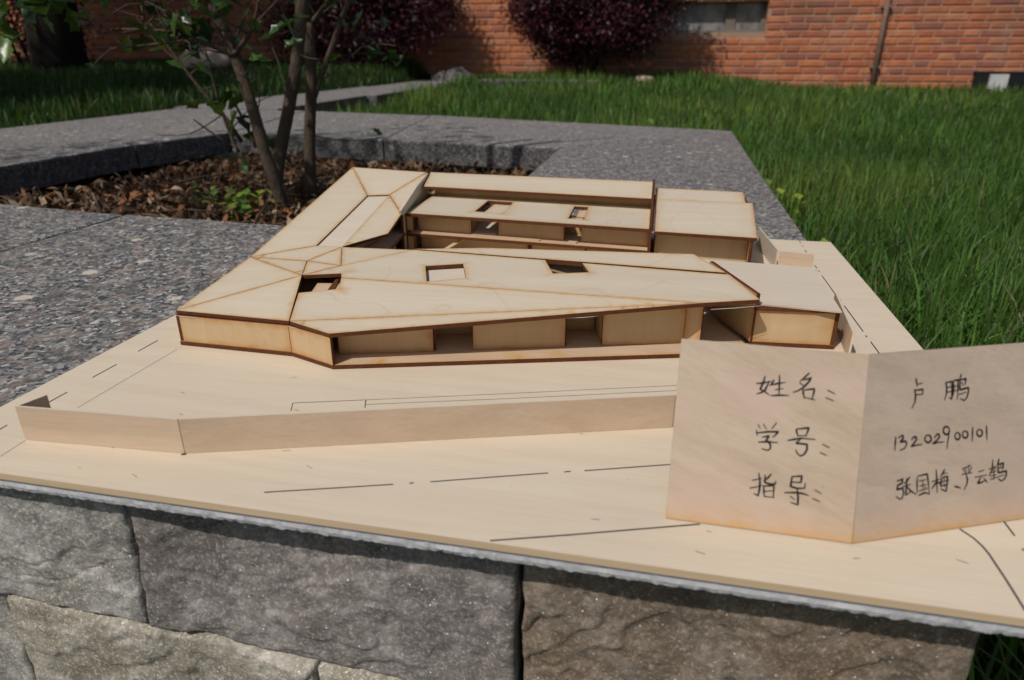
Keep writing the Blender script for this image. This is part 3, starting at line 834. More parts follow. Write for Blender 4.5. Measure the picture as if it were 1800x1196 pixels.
for pts, radii in BRANCH[:9] + [(p[2:-1], r_) for p, r_ in TRUNKS]:
    for i in range(5):
        a_ = rt.randrange(len(pts) - 1); s_ = Vector(pts[a_]).lerp(Vector(pts[a_ + 1]), rt.random())
        d = Vector((rt.uniform(-1, 1), rt.uniform(-.6, .6), rt.uniform(-.2, 1))).normalized() * rt.uniform(.05, .16)
        e1 = s_ + d * .55 + Vector((0, 0, rt.uniform(-.01, .02))); e2 = s_ + d + Vector((rt.uniform(-.02, .02), 0, rt.uniform(-.01, .03)))
        tube_obj('twig', [s_, e1, e2], [.0017, .0012, .0007], 'bark', tree, 5)
        if rt.random() < .6: LEAVES.append((tuple(e2), 2, .012, .042, [0, 1, 2, 4]))
rl = random.Random(5)
for (c, nleaf, spread, size, palette) in LEAVES:
    for i in range(max(1, round(nleaf * .72))):
        d = Vector((rl.uniform(-1, 1), rl.uniform(-1, .6), rl.uniform(-.7, .8))).normalized()
        o = bpy.data.objects.new('leaf', hmesh[rl.choice(palette)]); COL.objects.link(o); o.parent = tree
        p = Vector(c) + Vector((rl.uniform(-1, 1), rl.uniform(-1, 1), rl.uniform(-1, 1))) * spread
        o.location = p - Vector(tree.location)
        o.rotation_mode = 'QUATERNION'; o.rotation_quaternion = euler_dir(d, rl.uniform(-1.2, 1.2))
        s_ = size * rl.uniform(.6, 1.1); o.scale = (s_, s_, s_)
# crown of the same tree above the picture, one mass of leaves
def leaf_cloud(name, centers, N, size, tints, parent, mat, seed, flat=.4, shell=.55):
    """centers: list of (centre, radii); leaves as bent quads spread through the volume, denser towards the outside."""
    r = np.random.default_rng(seed)
    vol = np.array([rx * ry * rz for _, (rx, ry, rz) in centers]); pick = r.choice(len(centers), N, p=vol / vol.sum())
    C_ = np.array([c for c, _ in centers])[pick]; R_ = np.array([q for _, q in centers])[pick]
    d = r.normal(size=(N, 3)); d /= np.linalg.norm(d, axis=1)[:, None]
    rad = shell + (1 - shell) * r.random(N) ** .6
    P = C_ + d * R_ * rad[:, None] * (1 + .10 * r.normal(size=(N, 1)))
    a = r.normal(size=(N, 3)); a /= np.linalg.norm(a, axis=1)[:, None]
    b = np.cross(a, d + .6 * r.normal(size=(N, 3))); b /= np.linalg.norm(b, axis=1)[:, None] + 1e-9
    nn = np.cross(a, b)
    s_ = r.uniform(size[0], size[1], N)[:, None]
    V = np.stack([P - a * s_, P + b * s_ * .42 + nn * s_ * .12, P + a * s_, P - b * s_ * .42 + nn * s_ * .12], 1)
    q = (np.arange(N) * 4)[:, None]
    F = np.concatenate([q + np.array([[0, 1, 2]]), q + np.array([[0, 2, 3]])])
    T = np.array(tints)[r.integers(0, len(tints), N)] * r.uniform(.6, 1.4, (N, 1))
    return bulk(name, V.reshape(-1, 3), F, mat, np.repeat(T, 4, axis=0), parent)
o = leaf_cloud('crown', [((-1.45, .75, 1.25), (.50, .50, .34)), ((-1.75, .85, 1.20), (.45, .45, .34)), ((-1.4, 1.05, 1.35), (.4, .4, .3))], 600, (.03, .045), HT, tree, 'leaf', 31)
o['kind'] = 'stuff'

# -------- purple-leaved shrubs
PT = [(.050, .015, .021), (.040, .013, .018), (.062, .016, .024), (.030, .010, .014), (.10, .012, .028)]
def shrub(loc, label, lobes, N, seed, tints=PT, size=(.014, .027), stems=5, mat='purple', group='purple shrubs before the brick wall'):
    root = empty('purple_shrub', loc, label, 'shrub', group)
    r = random.Random(seed)
    top = Vector(lobes[0][0])
    for i in range(stems):
        a = r.uniform(0, 6.28); e = top + Vector((math.cos(a) * .45, math.sin(a) * .3, r.uniform(-.2, .2)))
        b = Vector(loc) + Vector((r.uniform(-.16, .16), r.uniform(-.06, .06), 0))
        m_ = b.lerp(e, .45) + Vector((r.uniform(-.06, .06), 0, -.06))
        tube_obj('stem', [b, m_, e], [.022, .016, .006], 'darkbark', root, 6)
    o = leaf_cloud('foliage', lobes, N, size, tints, root, mat, seed, shell=.25)
    o['kind'] = 'stuff'
    return root
def lobes_around(c, R, n_, seed, lump=.45):
    r = random.Random(seed); out = [(c, (R[0] * .80, R[1] * .80, R[2] * .80))]
    for i in range(n_):
        d = Vector((r.gauss(0, 1), r.gauss(0, 1), r.gauss(0, 1))).normalized()
        k_ = r.uniform(.25, .45)
        out.append(((c[0] + d.x * R[0] * .78, c[1] + d.y * R[1] * .78, c[2] + d.z * R[2] * .78), (R[0] * k_, R[1] * k_, R[2] * k_)))
    return out
shrub((-.66, 6.80, gz(-.66, 6.80)), 'round dark purple shrub in the middle, its bare stems showing above the grass', lobes_around((-.69, 6.80, .80), (.81, .42, .68), 40, 3), 46000, 41)
shrub((-3.1, 6.75, gz(-3.1, 6.75)), 'dark purple shrub left of the bare strip of brick wall, behind the tree stems', lobes_around((-2.97, 6.75, .76), (.96, .48, .76), 40, 4), 42000, 42)
shrub((-6.3, 6.2, gz(-6.3, 6.2)), 'dark reddish purple shrub in deep shade at the far left', lobes_around((-6.3, 6.2, .60), (.75, .55, .60), 18, 5), 6000, 43)

# -------- shade trees on the left, their crowns above the picture
SH = [(.012, .026, .008), (.018, .036, .010), (.010, .020, .008), (.024, .045, .012)]
def big_tree(loc, rad, h, crown, label, seed, N=5000):
    root = empty('shade_tree', loc, label, 'tree', 'shade trees on the left lawn')
    b = Vector(loc)
    tube_obj('trunk', [b, b + Vector((.05, 0, h * .35)), b + Vector((-.03, .05, h * .7)), b + Vector((0, 0, h))], [rad * 1.25, rad, rad * .85, rad * .5], 'darkbark', root, 12)
    r = random.Random(seed)
    for i in range(5):
        a = r.uniform(0, 6.28); s_ = b + Vector((0, 0, h * r.uniform(.5, .8)))
        e = s_ + Vector((math.cos(a) * crown[1][0] * .6, math.sin(a) * crown[1][1] * .6, h * .35))
        tube_obj('limb', [s_, s_.lerp(e, .5) + Vector((0, 0, .1)), e], [rad * .5, rad * .35, rad * .12], 'darkbark', root, 7)
    o = leaf_cloud('crown', lobes_around(crown[0], crown[1], 16, seed), N, (.06, .11), SH, root, 'leaf', seed, shell=.2)
    o['kind'] = 'stuff'
big_tree((-5.45, 5.7, gz(-5.45, 5.7) - .03), .19, 2.6, ((-6.1, 5.3, 3.1), (2.3, 1.8, 1.1)), 'thick dark tree trunk standing in deep shade at the upper left', 51, 13000)
big_tree((-6.4, 1.6, gz(-6.4, 1.6) - .03), .17, 2.4, ((-6.1, 1.8, 3.0), (2.1, 2.3, 1.0)), 'broad leafy shade tree on the lawn outside the left of the picture', 52, 14000)

# -------- boulders
def boulder(name, c, r, mat, label, seed):
    V = []; F = []; nu, nv = 18, 10
    for j in range(nv + 1):
        for i in range(nu):
            a = 2 * math.pi * i / nu; t = math.pi * j / nv
            d = Vector((math.cos(a) * math.sin(t), math.sin(a) * math.sin(t), math.cos(t)))
            k_ = 1 + .28 * noise.fractal(d * 1.6 + Vector((seed, 0, 0)), .8, 2, 3)
            V.append((c[0] + d.x * r[0] * k_, c[1] + d.y * r[1] * k_, c[2] + d.z * r[2] * k_))
    for j in range(nv):
        for i in range(nu): F.append((j * nu + i, (j + 1) * nu + i, (j + 1) * nu + (i + 1) % nu, j * nu + (i + 1) % nu))
    m = MB(); m.add(V, F)
    tag(m.build(name, mat, smooth=True), label, 'rock')
boulder('boulder', (-2.06, 6.85, -.06), (.26, .18, .15), 'rock', 'grey rounded boulder at the far end of the kerb', 3)
boulder('pale_boulder', (-4.12, 5.95, .17), (.25, .18, .11), 'palerock', 'pale pinkish boulder seen between the tree stems', 8)
boulder('small_rock', (-.20, 6.72, -.025), (.12, .09, .07), 'palerock', 'small pale rock under the round purple shrub', 12)
boulder('planter_rock', (-0.7804, 1.217, -0.085), (.035, .03, .025), 'soil', 'brown clod of earth beside the tree stems', 15)

# -------- leaf litter in the planter
r = np.random.default_rng(9); N = 6500
X = r.uniform(-1.36, -.32, N); Y = r.uniform(.96, 2.0, N)
Z = np.array([-.090 + .018 * noise.fractal(Vector((x * 4, y * 4, 0)), .8, 2, 4) + .012 * max(0, 1 - abs(y - 1.25) / .5) for x, y in zip(X, Y)]) + r.uniform(-.006, .022, N)
a = r.normal(size=(N, 3)); a[:, 2] *= .8; a /= np.linalg.norm(a, axis=1)[:, None]
up_ = np.array([0, 0, 1.0]) + .55 * r.normal(size=(N, 3)); b = np.cross(up_, a); b /= np.linalg.norm(b, axis=1)[:, None]; nn = np.cross(a, b)
s_ = r.uniform(.005, .019, N)[:, None] * np.where(r.random((N, 1)) < .06, 1.7, 1.0); w_ = r.uniform(.06, .42, N)[:, None]; cu = r.uniform(-.5, .7, N)[:, None]
P = np.stack([X, Y, Z], 1)
V = np.stack([P - a * s_, P - a * s_ * .3 + b * s_ * w_ + nn * s_ * cu, P + a * s_ * .45 + b * s_ * w_ * .8 + nn * s_ * cu, P + a * s_ * 1.1 + nn * s_ * cu * .5, P + a * s_ * .45 - b * s_ * w_ * .8 + nn * s_ * cu, P - a * s_ * .3 - b * s_ * w_ + nn * s_ * cu], 1)
q = (np.arange(N) * 6)[:, None]
F = np.concatenate([q + np.array([[0, 1, 5]]), q + np.array([[1, 2, 5]]), q + np.array([[2, 4, 5]]), q + np.array([[2, 3, 4]])])
LTn = np.array([(.075, .042, .022), (.11, .062, .03), (.05, .03, .017), (.14, .088, .05), (.24, .17, .11), (.19, .075, .026)])
T = LTn[r.integers(0, 6, N)] * r.uniform(.45, 1.9, (N, 1))
tag(bulk('leaf_litter', V.reshape(-1, 3), F, 'litter', np.repeat(T, 6, axis=0)), 'brown dead leaves covering the soil of the planter', 'leaf litter', kind='stuff')
# twigs lying on the litter
for i, (x, y) in enumerate(((-.90, 1.15), (-.95, 1.3), (-.80, 1.55), (-1.10, 1.5), (-.72, 1.12))):
    a_ = random.uniform(0, 3.1); d = Vector((math.cos(a_), math.sin(a_), random.uniform(-.05, .25))) * .08
    c = Vector((x, y, -.062))
    m = MB(); m.tube([c - d, c + Vector((0, 0, .006)), c + d], [.0028, .0024, .0014], 5)
    tag(m.build('twig', 'bark', smooth=True), ['thin dry twig near the coping edge, left of the green weeds', 'thin dry twig in the middle of the dead leaves', 'thin dry twig on the litter behind the tree stems', 'thin dry twig farthest left on the dead leaves', 'thin dry twig in front of the tree stems'][i], 'twig', 'twigs in the planter')
# small green weeds along the near edge
def weed(loc, label, n_, h, size, tints, seed, name='weed', spread=.03):
    root = empty(name, loc, label, 'plant', 'small green plants')
    r = random.Random(seed)
    for s__ in range(max(2, n_ // 7)):
        b = Vector(loc) + Vector((r.uniform(-spread, spread), r.uniform(-spread, spread) * .6, -.01)); e = b + Vector((r.uniform(-.02, .02), r.uniform(-.02, .02), h * r.uniform(.6, 1)))
        m = MB(); m.tube([b, b.lerp(e, .5) + Vector((.003, 0, 0)), e], [.0012, .001, .0007], 5)
        m.t = [tints[0]] * len(m.v); m.build('stalk', 'leaf', root, tint=True)
        for i in range(7):
            t = .25 + .75 * i / 6; p = b.lerp(e, t); a_ = i * 2.4 + r.uniform(-.3, .3)
            d = Vector((math.cos(a_), math.sin(a_), r.uniform(.0, .6))).normalized(); sd_ = d.cross(Vector((0, 0, 1))).normalized()
            L = size * r.uniform(.7, 1.25); w = L * .36; up_ = Vector((0, 0, 1))
            m = MB(); tt = r.choice(tints)
            m.add([p, p + d * L * .45 + sd_ * w + up_ * L * .10, p + d * L + up_ * L * .05, p + d * L * .45 - sd_ * w + up_ * L * .10, p + d * L * .45], [(0, 1, 4), (1, 2, 4), (2, 3, 4), (3, 0, 4)], 0, tt)
            m.build('leaf', 'leaf', root, tint=True)
LG = [(.15, .27, .04), (.11, .22, .035), (.07, .15, .03)]
YG = [(.26, .33, .04), (.20, .28, .04), (.14, .21, .04)]
weed((-0.9235, 1.2737, -0.075), 'small light green weed second from the left by the near edge of the planter', 21, .045, .020, LG, 61)
weed((-0.8208, 1.1961, -0.08), 'bushy bright green weed right at the near coping edge', 28, .040, .021, LG, 62)
weed((-0.8279, 1.2933, -0.07), 'yellow-green seedling beside the grey tree stem', 14, .050, .022, YG, 63)
weed((-0.9831, 1.2977, -0.07), 'tiny green weed among the dead leaves, farthest left in the planter', 14, .04, .020, LG, 68)
weed((-0.842, 1.2674, -0.075), 'light green seedling between the bushy weed and the yellow-green one', 14, .05, .022, LG, 69)
weed((-0.8628, 1.2286, -0.075), 'low yellow-green weed just left of the bushy bright green weed', 21, .04, .022, YG, 70)
weed((-.395, 1.95, -.08), 'pale weed sprouting under the far coping slab', 14, .05, .02, LG, 64)
weed((.265, 1.62, GZ + .03), 'yellow-green weed growing along the right coping edge, farther one', 28, .13, .026, YG, 65, spread=.05)
weed((.262, 1.10, GZ + .03), 'yellow-green weed growing along the right coping edge, nearer one', 21, .12, .022, YG, 66, spread=.04)
weed((.02, 2.62, GZ + .06), 'leafy yellow-green weed at the far edge of the coping', 28, .13, .035, YG, 67, spread=.09)

# ================================================================== THE ARCHITECTURAL MODEL
BX0, BX1, BY0, BY1, BT_ = -.424, .2208, .2595, .9125, .0042
model = empty('architectural_model', (-.10, .58, -.016), 'pale laser-cut plywood architectural model on a square wooden board', 'model')
bd = sheet('base_board', [(BX0, BY0, 0), (BX1, BY0, 0), (BX1, BY1, 0), (BX0, BY1, 0)], BT_, 'board', model, burn=0, edge='boardedge', step=.03)
# polystyrene sheet glued below, torn along its front edge
V = []; F = []; n = 640
x0, x1, y0, y1 = BX0 + .002, BX1 - .002, BY0 + .0015, BY1 - .004
def fy(x, s_): return y0 + .0007 * noise.fractal(Vector((x * 110 + s_ * .9, s_ * .5, 0)), .5, 2.4, 5) * (.5 + 1.2 * abs(noise.noise((x * 17, 3, 1))))
rows = [(-.0043, .0014, 1), (-.0070, .0006, 2), (-.0100, .0006, 3), (-.0126, .0014, 4)]
for z, iy, s_ in rows:
    for i in range(n + 1):
        x = x0 + (x1 - x0) * i / n
        dz = .0009 * noise.fractal(Vector((x * 240, 7, s_)), .7, 2, 4) + (.0016 * max(0, noise.noise((x * 45, 2, 0)) - .35) if s_ == 4 else 0) if s_ == 4 else 0
        V.append((x, fy(x, s_) + iy, z + dz))
for k_ in range(3):
    for i in range(n): F.append((k_ * (n + 1) + i, (k_ + 1) * (n + 1) + i, (k_ + 1) * (n + 1) + i + 1, k_ * (n + 1) + i + 1))
b = len(V); V += [(x0, y1, -.0043), (x1, y1, -.0043), (x1, y1, -.0126), (x0, y1, -.0126)]
F += [tuple([i for i in range(n + 1)] + [b + 1, b]), tuple([3 * (n + 1) + i for i in reversed(range(n + 1))] + [b + 3, b + 2]), (b, b + 1, b + 2, b + 3),
      tuple([0, b, b + 3] + [k_ * (n + 1) for k_ in (3, 2, 1)]), tuple([b + 1] + [k_ * (n + 1) + n for k_ in range(4)] + [b + 2])]
mb = MB(); mb.add(V, F); mb.build('foam_sheet', 'foam', model)

# lines engraved / inked on the board
def line(pts, w, mat, z=.00025, parent=bd, name='drawn_line'):
    mb = MB()
    for a, b in zip(pts[:-1], pts[1:]):
        a, b = Vector((*a, 0)), Vector((*b, 0)); d = (b - a).normalized(); s_ = Vector((-d.y, d.x, 0)) * w / 2; e = d * w * .25
        mb.add([a - s_ - e + Vector((0, 0, z)), b - s_ + e + Vector((0, 0, z)), b + s_ + e + Vector((0, 0, z)), a + s_ - e + Vector((0, 0, z))], [(0, 1, 2, 3)])
        mb.add([a - s_ - e, b - s_ + e, b + s_ + e, a + s_ - e], [(3, 2, 1, 0)])
    return mb.build(name, mat, parent)
for pts, w, mat in [([(-0.3974, 0.3341), (-0.3971, 0.3532)], 0.0007, 'line'), ([(-0.3977, 0.3775), (-0.3973, 0.4011)], 0.0007, 'line'), ([(-0.3986, 0.4264), (-0.3986, 0.4494)], 0.0007, 'line'), ([(-0.3975, 0.2969), (-0.398, 0.3056)], 0.0007, 'line'), ([(-0.3718, 0.3354), (-0.3707, 0.4371)], 0.00025, 'faint'), ([(-0.3694, 0.2739), (-0.3704, 0.2922)], 0.00025, 'faint'), ([(-0.2286, 0.3611), (-0.2328, 0.3717), (-0.1858, 0.3864), (-0.089, 0.4171), (0.0249, 0.4542)], 0.00028, 'faint'), ([(-0.1858, 0.3864), (-0.1819, 0.3759)], 0.00045, 'line'), ([(-0.2328, 0.3717), (-0.1858, 0.3864)], 0.0003, 'line'), ([(-0.2286, 0.3611), (-0.2328, 0.3717)], 0.0003, 'line'), ([(-0.1828, 0.3803), (-0.0874, 0.4096), (0.0248, 0.4459)], 0.00028, 'faint'), ([(-0.1965, 0.2741), (-0.1309, 0.2957)], 0.0007, 'line'), ([(-0.122, 0.2987), (-0.12, 0.2995)], 0.0007, 'line'), ([(-0.111, 0.3025), (-0.0484, 0.3247)], 0.0007, 'line'), ([(-0.0393, 0.3278), (-0.0359, 0.329)], 0.0007, 'line'), ([(-0.028, 0.3314), (0.0222, 0.349)], 0.0007, 'line'), ([(-0.0665, 0.261), (-0.0294, 0.2733), (0.0345, 0.2956)], 0.0008, 'line'), ([(0.1625, 0.3187), (0.1664, 0.3124), (0.1681, 0.3068), (0.1688, 0.3015), (0.1691, 0.2829), (0.1688, 0.2627)], 0.0009, 'line'), ([(0.1867, 0.3318), (0.1869, 0.319)], 0.0008, 'line'), ([(0.186, 0.3085), (0.1869, 0.307)], 0.0008, 'line'), ([(0.1809, 0.7567), (0.1814, 0.6888)], 0.0009, 'line'), ([(0.182, 0.6794), (0.182, 0.6743)], 0.0009, 'line'), ([(0.1823, 0.6603), (0.183, 0.5941)], 0.0009, 'line'), ([(0.1827, 0.5842), (0.1828, 0.581)], 0.0009, 'line'), ([(0.1833, 0.5704), (0.184, 0.5251)], 0.0009, 'line'), ([(0.1827, 0.9099), (0.1827, 0.8997)], 0.0009, 'line'), ([(0.1823, 0.8868), (0.1827, 0.8813)], 0.0009, 'line'), ([(0.1819, 0.8647), (0.182, 0.8541)], 0.0009, 'line'), ([(0.1807, 0.7973), (0.1811, 0.786)], 0.0009, 'line'), ([(0.1812, 0.7771), (0.1813, 0.7728)], 0.0009, 'line')]: line(pts, w, mat)
# stray fibres and nicks on the board
for i in range(24):
    x, y = random.uniform(-.36, .16), random.choice([random.uniform(.27, .43), random.uniform(.27, .36)])
    a_ = random.uniform(-.6, .6); L = random.uniform(.0015, .005)
    line([(x, y), (x + L * math.cos(a_), y + L * math.sin(a_))], .00022, 'faint', name='nick')

T_ = .0033
V3 = {'A': (-0.37297, 0.44608, 0.03), 'A1': (-0.27102, 0.44318, 0.03), 'A2': (-0.22973, 0.42583, 0.03), 'E1': (0.04023, 0.50663, 0.04597), 'E2': (0.08367, 0.51971, 0.0474), 'E3': (0.06481, 0.57219, 0.05019), 'M': (-0.29997, 0.52131, 0.04148), 'K': (-0.31688, 0.56306, 0.04158), 'N': (-0.30154, 0.60603, 0.04491), 'O': (-0.27648, 0.5497, 0.04351), 'P': (-0.33057, 0.60877, 0.04375), 'B': (-0.38192, 0.57199, 0.03913), 'C': (-0.42494, 0.91165, 0.07378), 'D': (-0.30419, 0.87925, 0.07556), 'R1': (-0.34739, 0.77994, 0.06126), 'R2': (-0.31978, 0.78142, 0.06277), 'Q': (-0.27963, 0.71606, 0.05544), 'S': (-0.27071, 0.65113, 0.0488), 'T': (-0.22635, 0.6019, 0.04737), 'U1': (-0.15709, 0.61374, 0.04927), 'U2': (0.03699, 0.62141, 0.05232), 'W2': (0.06273, 0.57933, 0.04889)}
P3 = {k_: Vector(v) for k_, v in V3.items()}
def plane_z(names):
    a, b, c = (P3[q] for q in names); n_ = (b - a).cross(c - a)
    return lambda x, y: a.z - (n_.x * (x - a.x) + n_.y * (y - a.y)) / n_.z
zfront = plane_z(('A1', 'A2', 'E1')); zmain = plane_z(('M', 'T', 'E1')); ztri = plane_z(('A1', 'M', 'E1'))
def zroof(x, y):     # underside-critical roof height over the front house
    return min(zmain(x, y), max(ztri(x, y), .03), .055)
U = T_ + .0004

# ---- front house
A, A1, A2 = (-.3733, .4449), (-.2722, .4431), (-.2301, .4273)
FR = (.0402, .5066)
fl = sheet('front_house', [(*A, .0036), (*A1, .0036), (*A2, .0036), (.0420, .5083, .0036), (.0850, .5230, .0036), (.0620, .5800, .0036), (.037, .622, .0036), (-.2263, .602, .0036), (-.30, .60, .0036), (-.395, .66, .0036)], .0033, 'pinkwood', model, burn=.002, step=.02)
fl['label'] = 'long front wing of the model with folded roof'
def pan(names, mat='ply', th=T_, dz=0.0, holes=(), burn=.0021, parent=None, shrink=.0005, name='roof_panel'):
    pts = [P3[q] if isinstance(q, str) else Vector(q) for q in names]
    c = sum(pts, Vector()) / len(pts)
    pts = [p + (c - p).normalized() * shrink + Vector((0, 0, dz)) for p in pts]
    return sheet(name, pts, th, mat, parent or fl, holes, burn)
pan(['A', 'B', 'M']); pan(['A', 'M', 'A1']); pan(['B', 'K', 'M']); pan(['K', 'N', 'O']); pan(['K', 'O', 'M'])
pan(['N', 'T', 'O'], dz=-.0003)
pan(['A1', 'A2', 'E1'], 'ply')
def onz(zf, p): return (p[0], p[1], zf(p[0], p[1]))
SK = {'s1tr': (-0.26736, 0.53004), 's1c': (-0.26267, 0.51994), 's1br': (-0.25552, 0.49966), 's1bl': (-0.28712, 0.48911), 's2': [(-0.19852, 0.55849), (-0.16646, 0.56883), (-0.15414, 0.53412), (-0.18513, 0.5217)], 's3': [(-0.09607, 0.59206), (-0.06565, 0.59838), (-0.05235, 0.56189), (-0.08239, 0.55502)]}        # roof light corners, in plan
# front slope with the roof light notch beside the fold
pan([onz(ztri, SK['s1c']), 'E1', 'A1', onz(ztri, SK['s1bl']), onz(ztri, SK['s1br'])], 'plyfig')
pan(['M', 'O', 'T', 'E3', 'E2', 'E1', onz(zmain, SK['s1c']), onz(zmain, SK['s1tr'])], 'plyfig', holes=[[onz(zmain, q) for q in SK['s2']], [onz(zmain, q) for q in SK['s3']]])
pan(['T', 'U1', 'U2', 'W2'], 'plyfig', dz=.0006)
# outer walls
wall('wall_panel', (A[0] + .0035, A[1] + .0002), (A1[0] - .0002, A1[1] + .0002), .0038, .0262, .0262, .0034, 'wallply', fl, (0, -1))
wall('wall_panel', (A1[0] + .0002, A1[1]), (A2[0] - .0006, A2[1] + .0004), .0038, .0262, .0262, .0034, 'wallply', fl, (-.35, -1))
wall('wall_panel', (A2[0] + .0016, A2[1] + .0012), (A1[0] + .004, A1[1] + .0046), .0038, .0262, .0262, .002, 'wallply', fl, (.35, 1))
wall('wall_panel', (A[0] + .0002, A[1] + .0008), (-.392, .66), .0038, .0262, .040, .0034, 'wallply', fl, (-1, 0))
# recessed front walls with two openings
def fw(p, q, name='wall_panel', mat='wallply', side=(.28, -1), th=.0032, z0=.0038, bl=.003):
    za = zfront(*p) if False else None
    za, zb = zroof(*p) - U, zroof(*q) - U
    return wall(name, p, q, z0, za, zb, th, mat, fl, side, burn=bl)
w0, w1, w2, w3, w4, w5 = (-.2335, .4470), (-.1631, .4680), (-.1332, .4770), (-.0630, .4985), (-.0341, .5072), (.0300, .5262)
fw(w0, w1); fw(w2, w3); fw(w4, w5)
bk = Vector((-.0095, .0330, 0))
def sh(p): return (p[0] + bk.x, p[1] + bk.y)
for a, b in ((w1, w2), (w3, w4)):
    fw((sh(a)[0] - .012, sh(a)[1] - .004), sh(b), side=(.28, -1))
    fw((b[0] - .0005, b[1] + .0034), (sh(b)[0] + .001, sh(b)[1] - .0008), side=(-1, -.3))
    fw((a[0] + .0005, a[1] + .0034), (sh(a)[0] + .001, sh(a)[1] - .0008), side=(1, .3))
# splayed return wall, deep bay and its right-hand side
fw((.0302, .5258), (.0425, .5215), side=(-.3, -1), bl=.004)
fw((.0390, .5248), (.0400, .5900), side=(-1, 0))
fw((.0836, .5405), (.0510, .6150), side=(-1, -.45), bl=.003)
fw((-.20, .585), (.045, .612), side=(0, -1))
fw((-.262, .475), (-.275, .57), side=(1, 0))
fw((-.262, .560), (-.19, .575), side=(0, -1), mat='strip')
sheet('inner_card', [onz(lambda x, y: ztri(x, y) - .0085, q) for q in ((-.282, .482), (-.250, .484), (-.250, .528), (-.288, .525))], .0015, 'pinkwood', fl, burn=.002)  # added sheet close under the roof light, lightens the dark opening
# pale card lying under the middle roof light
sheet('inner_card', [onz(lambda x, y: zmain(x, y) - T_ - .0012, q) for q in ((-.206, .520), (-.155, .530), (-.160, .575), (-.212, .568))], .001, 'strip', fl, burn=0, edge='strip')
sheet('inner_card', [onz(lambda x, y: zmain(x, y) - T_ - .0060, q) for q in ((-.085, .540), (-.025, .552), (-.030, .590), (-.090, .580))], .001, 'pinkwood', fl, burn=0.001)  # sheet for the pinkish interior, raised to lighten this roof light
for (a, b) in ((( .047, .5088, .0405), (.085, .5205, .0423)), ((-.2722, .4428, .0262), (-.262, .4392, .0262)), ((-.372, .4446, .0262), (-.352, .4443, .0262)), ((-.06, .4775, .0365), (-.036, .4846, .0375))):
    m = MB(); m.tube([a, Vector(a).lerp(Vector(b), .5) + Vector((0, -.0003, -.0002)), b], [.00015, .0002, .0001], 5); m.build('glue_bead', 'glue', fl)

# ---- west wing
wf = sheet('west_wing', [(-.395, .665, .0036), (-.303, .607, .0036), (-.283, .737, .0036), (-.304, .873, .0036), (-.4225, .905, .0036)], .0033, 'pinkwood', model, burn=.002, step=.02)
wf['label'] = 'long left wing of the model with rising folded roof'
pan(['B', 'P', 'N', 'K'], parent=wf); pan(['B', 'C', 'R1', 'P'], parent=wf); pan(['C', 'D', 'R2', 'R1'], parent=wf); pan(['D', 'Q', 'R2'], parent=wf); pan(['R2', 'Q', 'S', 'N'], parent=wf)
pan(['R1', 'R2', 'N', 'P'], 'strip', dz=-.0016, th=.0015, burn=0, shrink=-.002, parent=wf, name='roof_light_strip')
wall('wall_panel', (-.3835, .578), (-.4215, .903), .0038, .0340, .0690, .0034, 'wallply', wf, (-1, -.1))
wall('wall_panel', (-.4215, .9045), (-.306, .8745), .0038, .0690, .0710, .0034, 'wallply', wf, (0, 1))
wall('wall_panel', (-.2990, .6100), (-.2730, .6500), .0038, .0265, .0265, .003, 'wallply', wf, (1, -.6))
wall('wall_panel', (-.2850, .6480), (-.2900, .7180), .0038, .0265, .0265, .003, 'wallply', wf, (1, 0))
wall('wall_panel', (-.3000, .6250), (-.3000, .7600), .0310, .0410, .0560, .003, 'wallply', wf, (1, 0))
sheet('floor_slab', [(-.3010, .6100, .0300), (-.2725, .6490, .0300), (-.2830, .7330, .0300), (-.3020, .7600, .0300), (-.345, .740, .03), (-.335, .63, .03)], .0033, 'pinkwood', wf, burn=.002)
wall('wall_panel', (-.2860, .7270), (-.3035, .8700), .0038, .0515, .0690, .0034, 'wallply', wf, (-1, 0))

# ---- north house: two storeys, terrace and clerestory
ex = lambda x: (x + .2825) / .2808                       # 0 at the left end, 1 at the right end
yl, yr = .7365, .7150
ye = lambda x, d=0.0: yl + (yr - yl) * ex(x) + d
nf = sheet('north_house', [(-.2835, ye(-.2835), .0036), (-.0015, ye(-.0015), .0036), (-.0015, .874, .0036), (-.300, .895, .0036)], .0033, 'pinkwood', model, burn=.002, step=.02)
nf['label'] = 'two-storey rear wing of the model with terrace and clerestory'
sheet('floor_slab', [(-.2835, ye(-.2835), .0285), (-.0035, ye(-.0035), .0285), (-.0035, .86, .0285), (-.298, .88, .0285)], .0033, 'pinkwood', nf, burn=.0025)
TZ = .0520
h1 = [(-.226, ye(-.226, .020), TZ), (-.163, ye(-.163, .020), TZ), (-.172, ye(-.172, .074), TZ), (-.226, ye(-.226, .074), TZ)]
h2 = [(-.0975, ye(-.0975, .022), TZ), (-.0690, ye(-.0690, .022), TZ), (-.0705, ye(-.0705, .070), TZ), (-.0975, ye(-.0975, .070), TZ)]
h1 = [(-0.2063, 0.7605, 0.052), (-0.1715, 0.7569, 0.052), (-0.1738, 0.8216, 0.052), (-0.2066, 0.8255, 0.052)]
h2 = [(-0.0952, 0.7475, 0.052), (-0.0772, 0.7456, 0.052), (-0.0799, 0.812, 0.052), (-0.0965, 0.8136, 0.052)]
sheet('terrace_roof', [(-.2830, ye(-.2830, -.001), TZ), (-.0040, ye(-.0040, -.001), TZ), (-.0052, .838, TZ), (-.2840, .857, TZ)], .0036, 'plyfig', nf, holes=[h1, h2])
sheet('inner_card', [(h1[0][0] + .006, h1[0][1] + .002, TZ - .0042), (h1[1][0], h1[1][1] + .002, TZ - .0042), (h1[2][0], h1[2][1], TZ - .0042), (h1[3][0] + .008, h1[3][1] + .004, TZ - .0042)], .001, 'ply', nf, burn=.003)
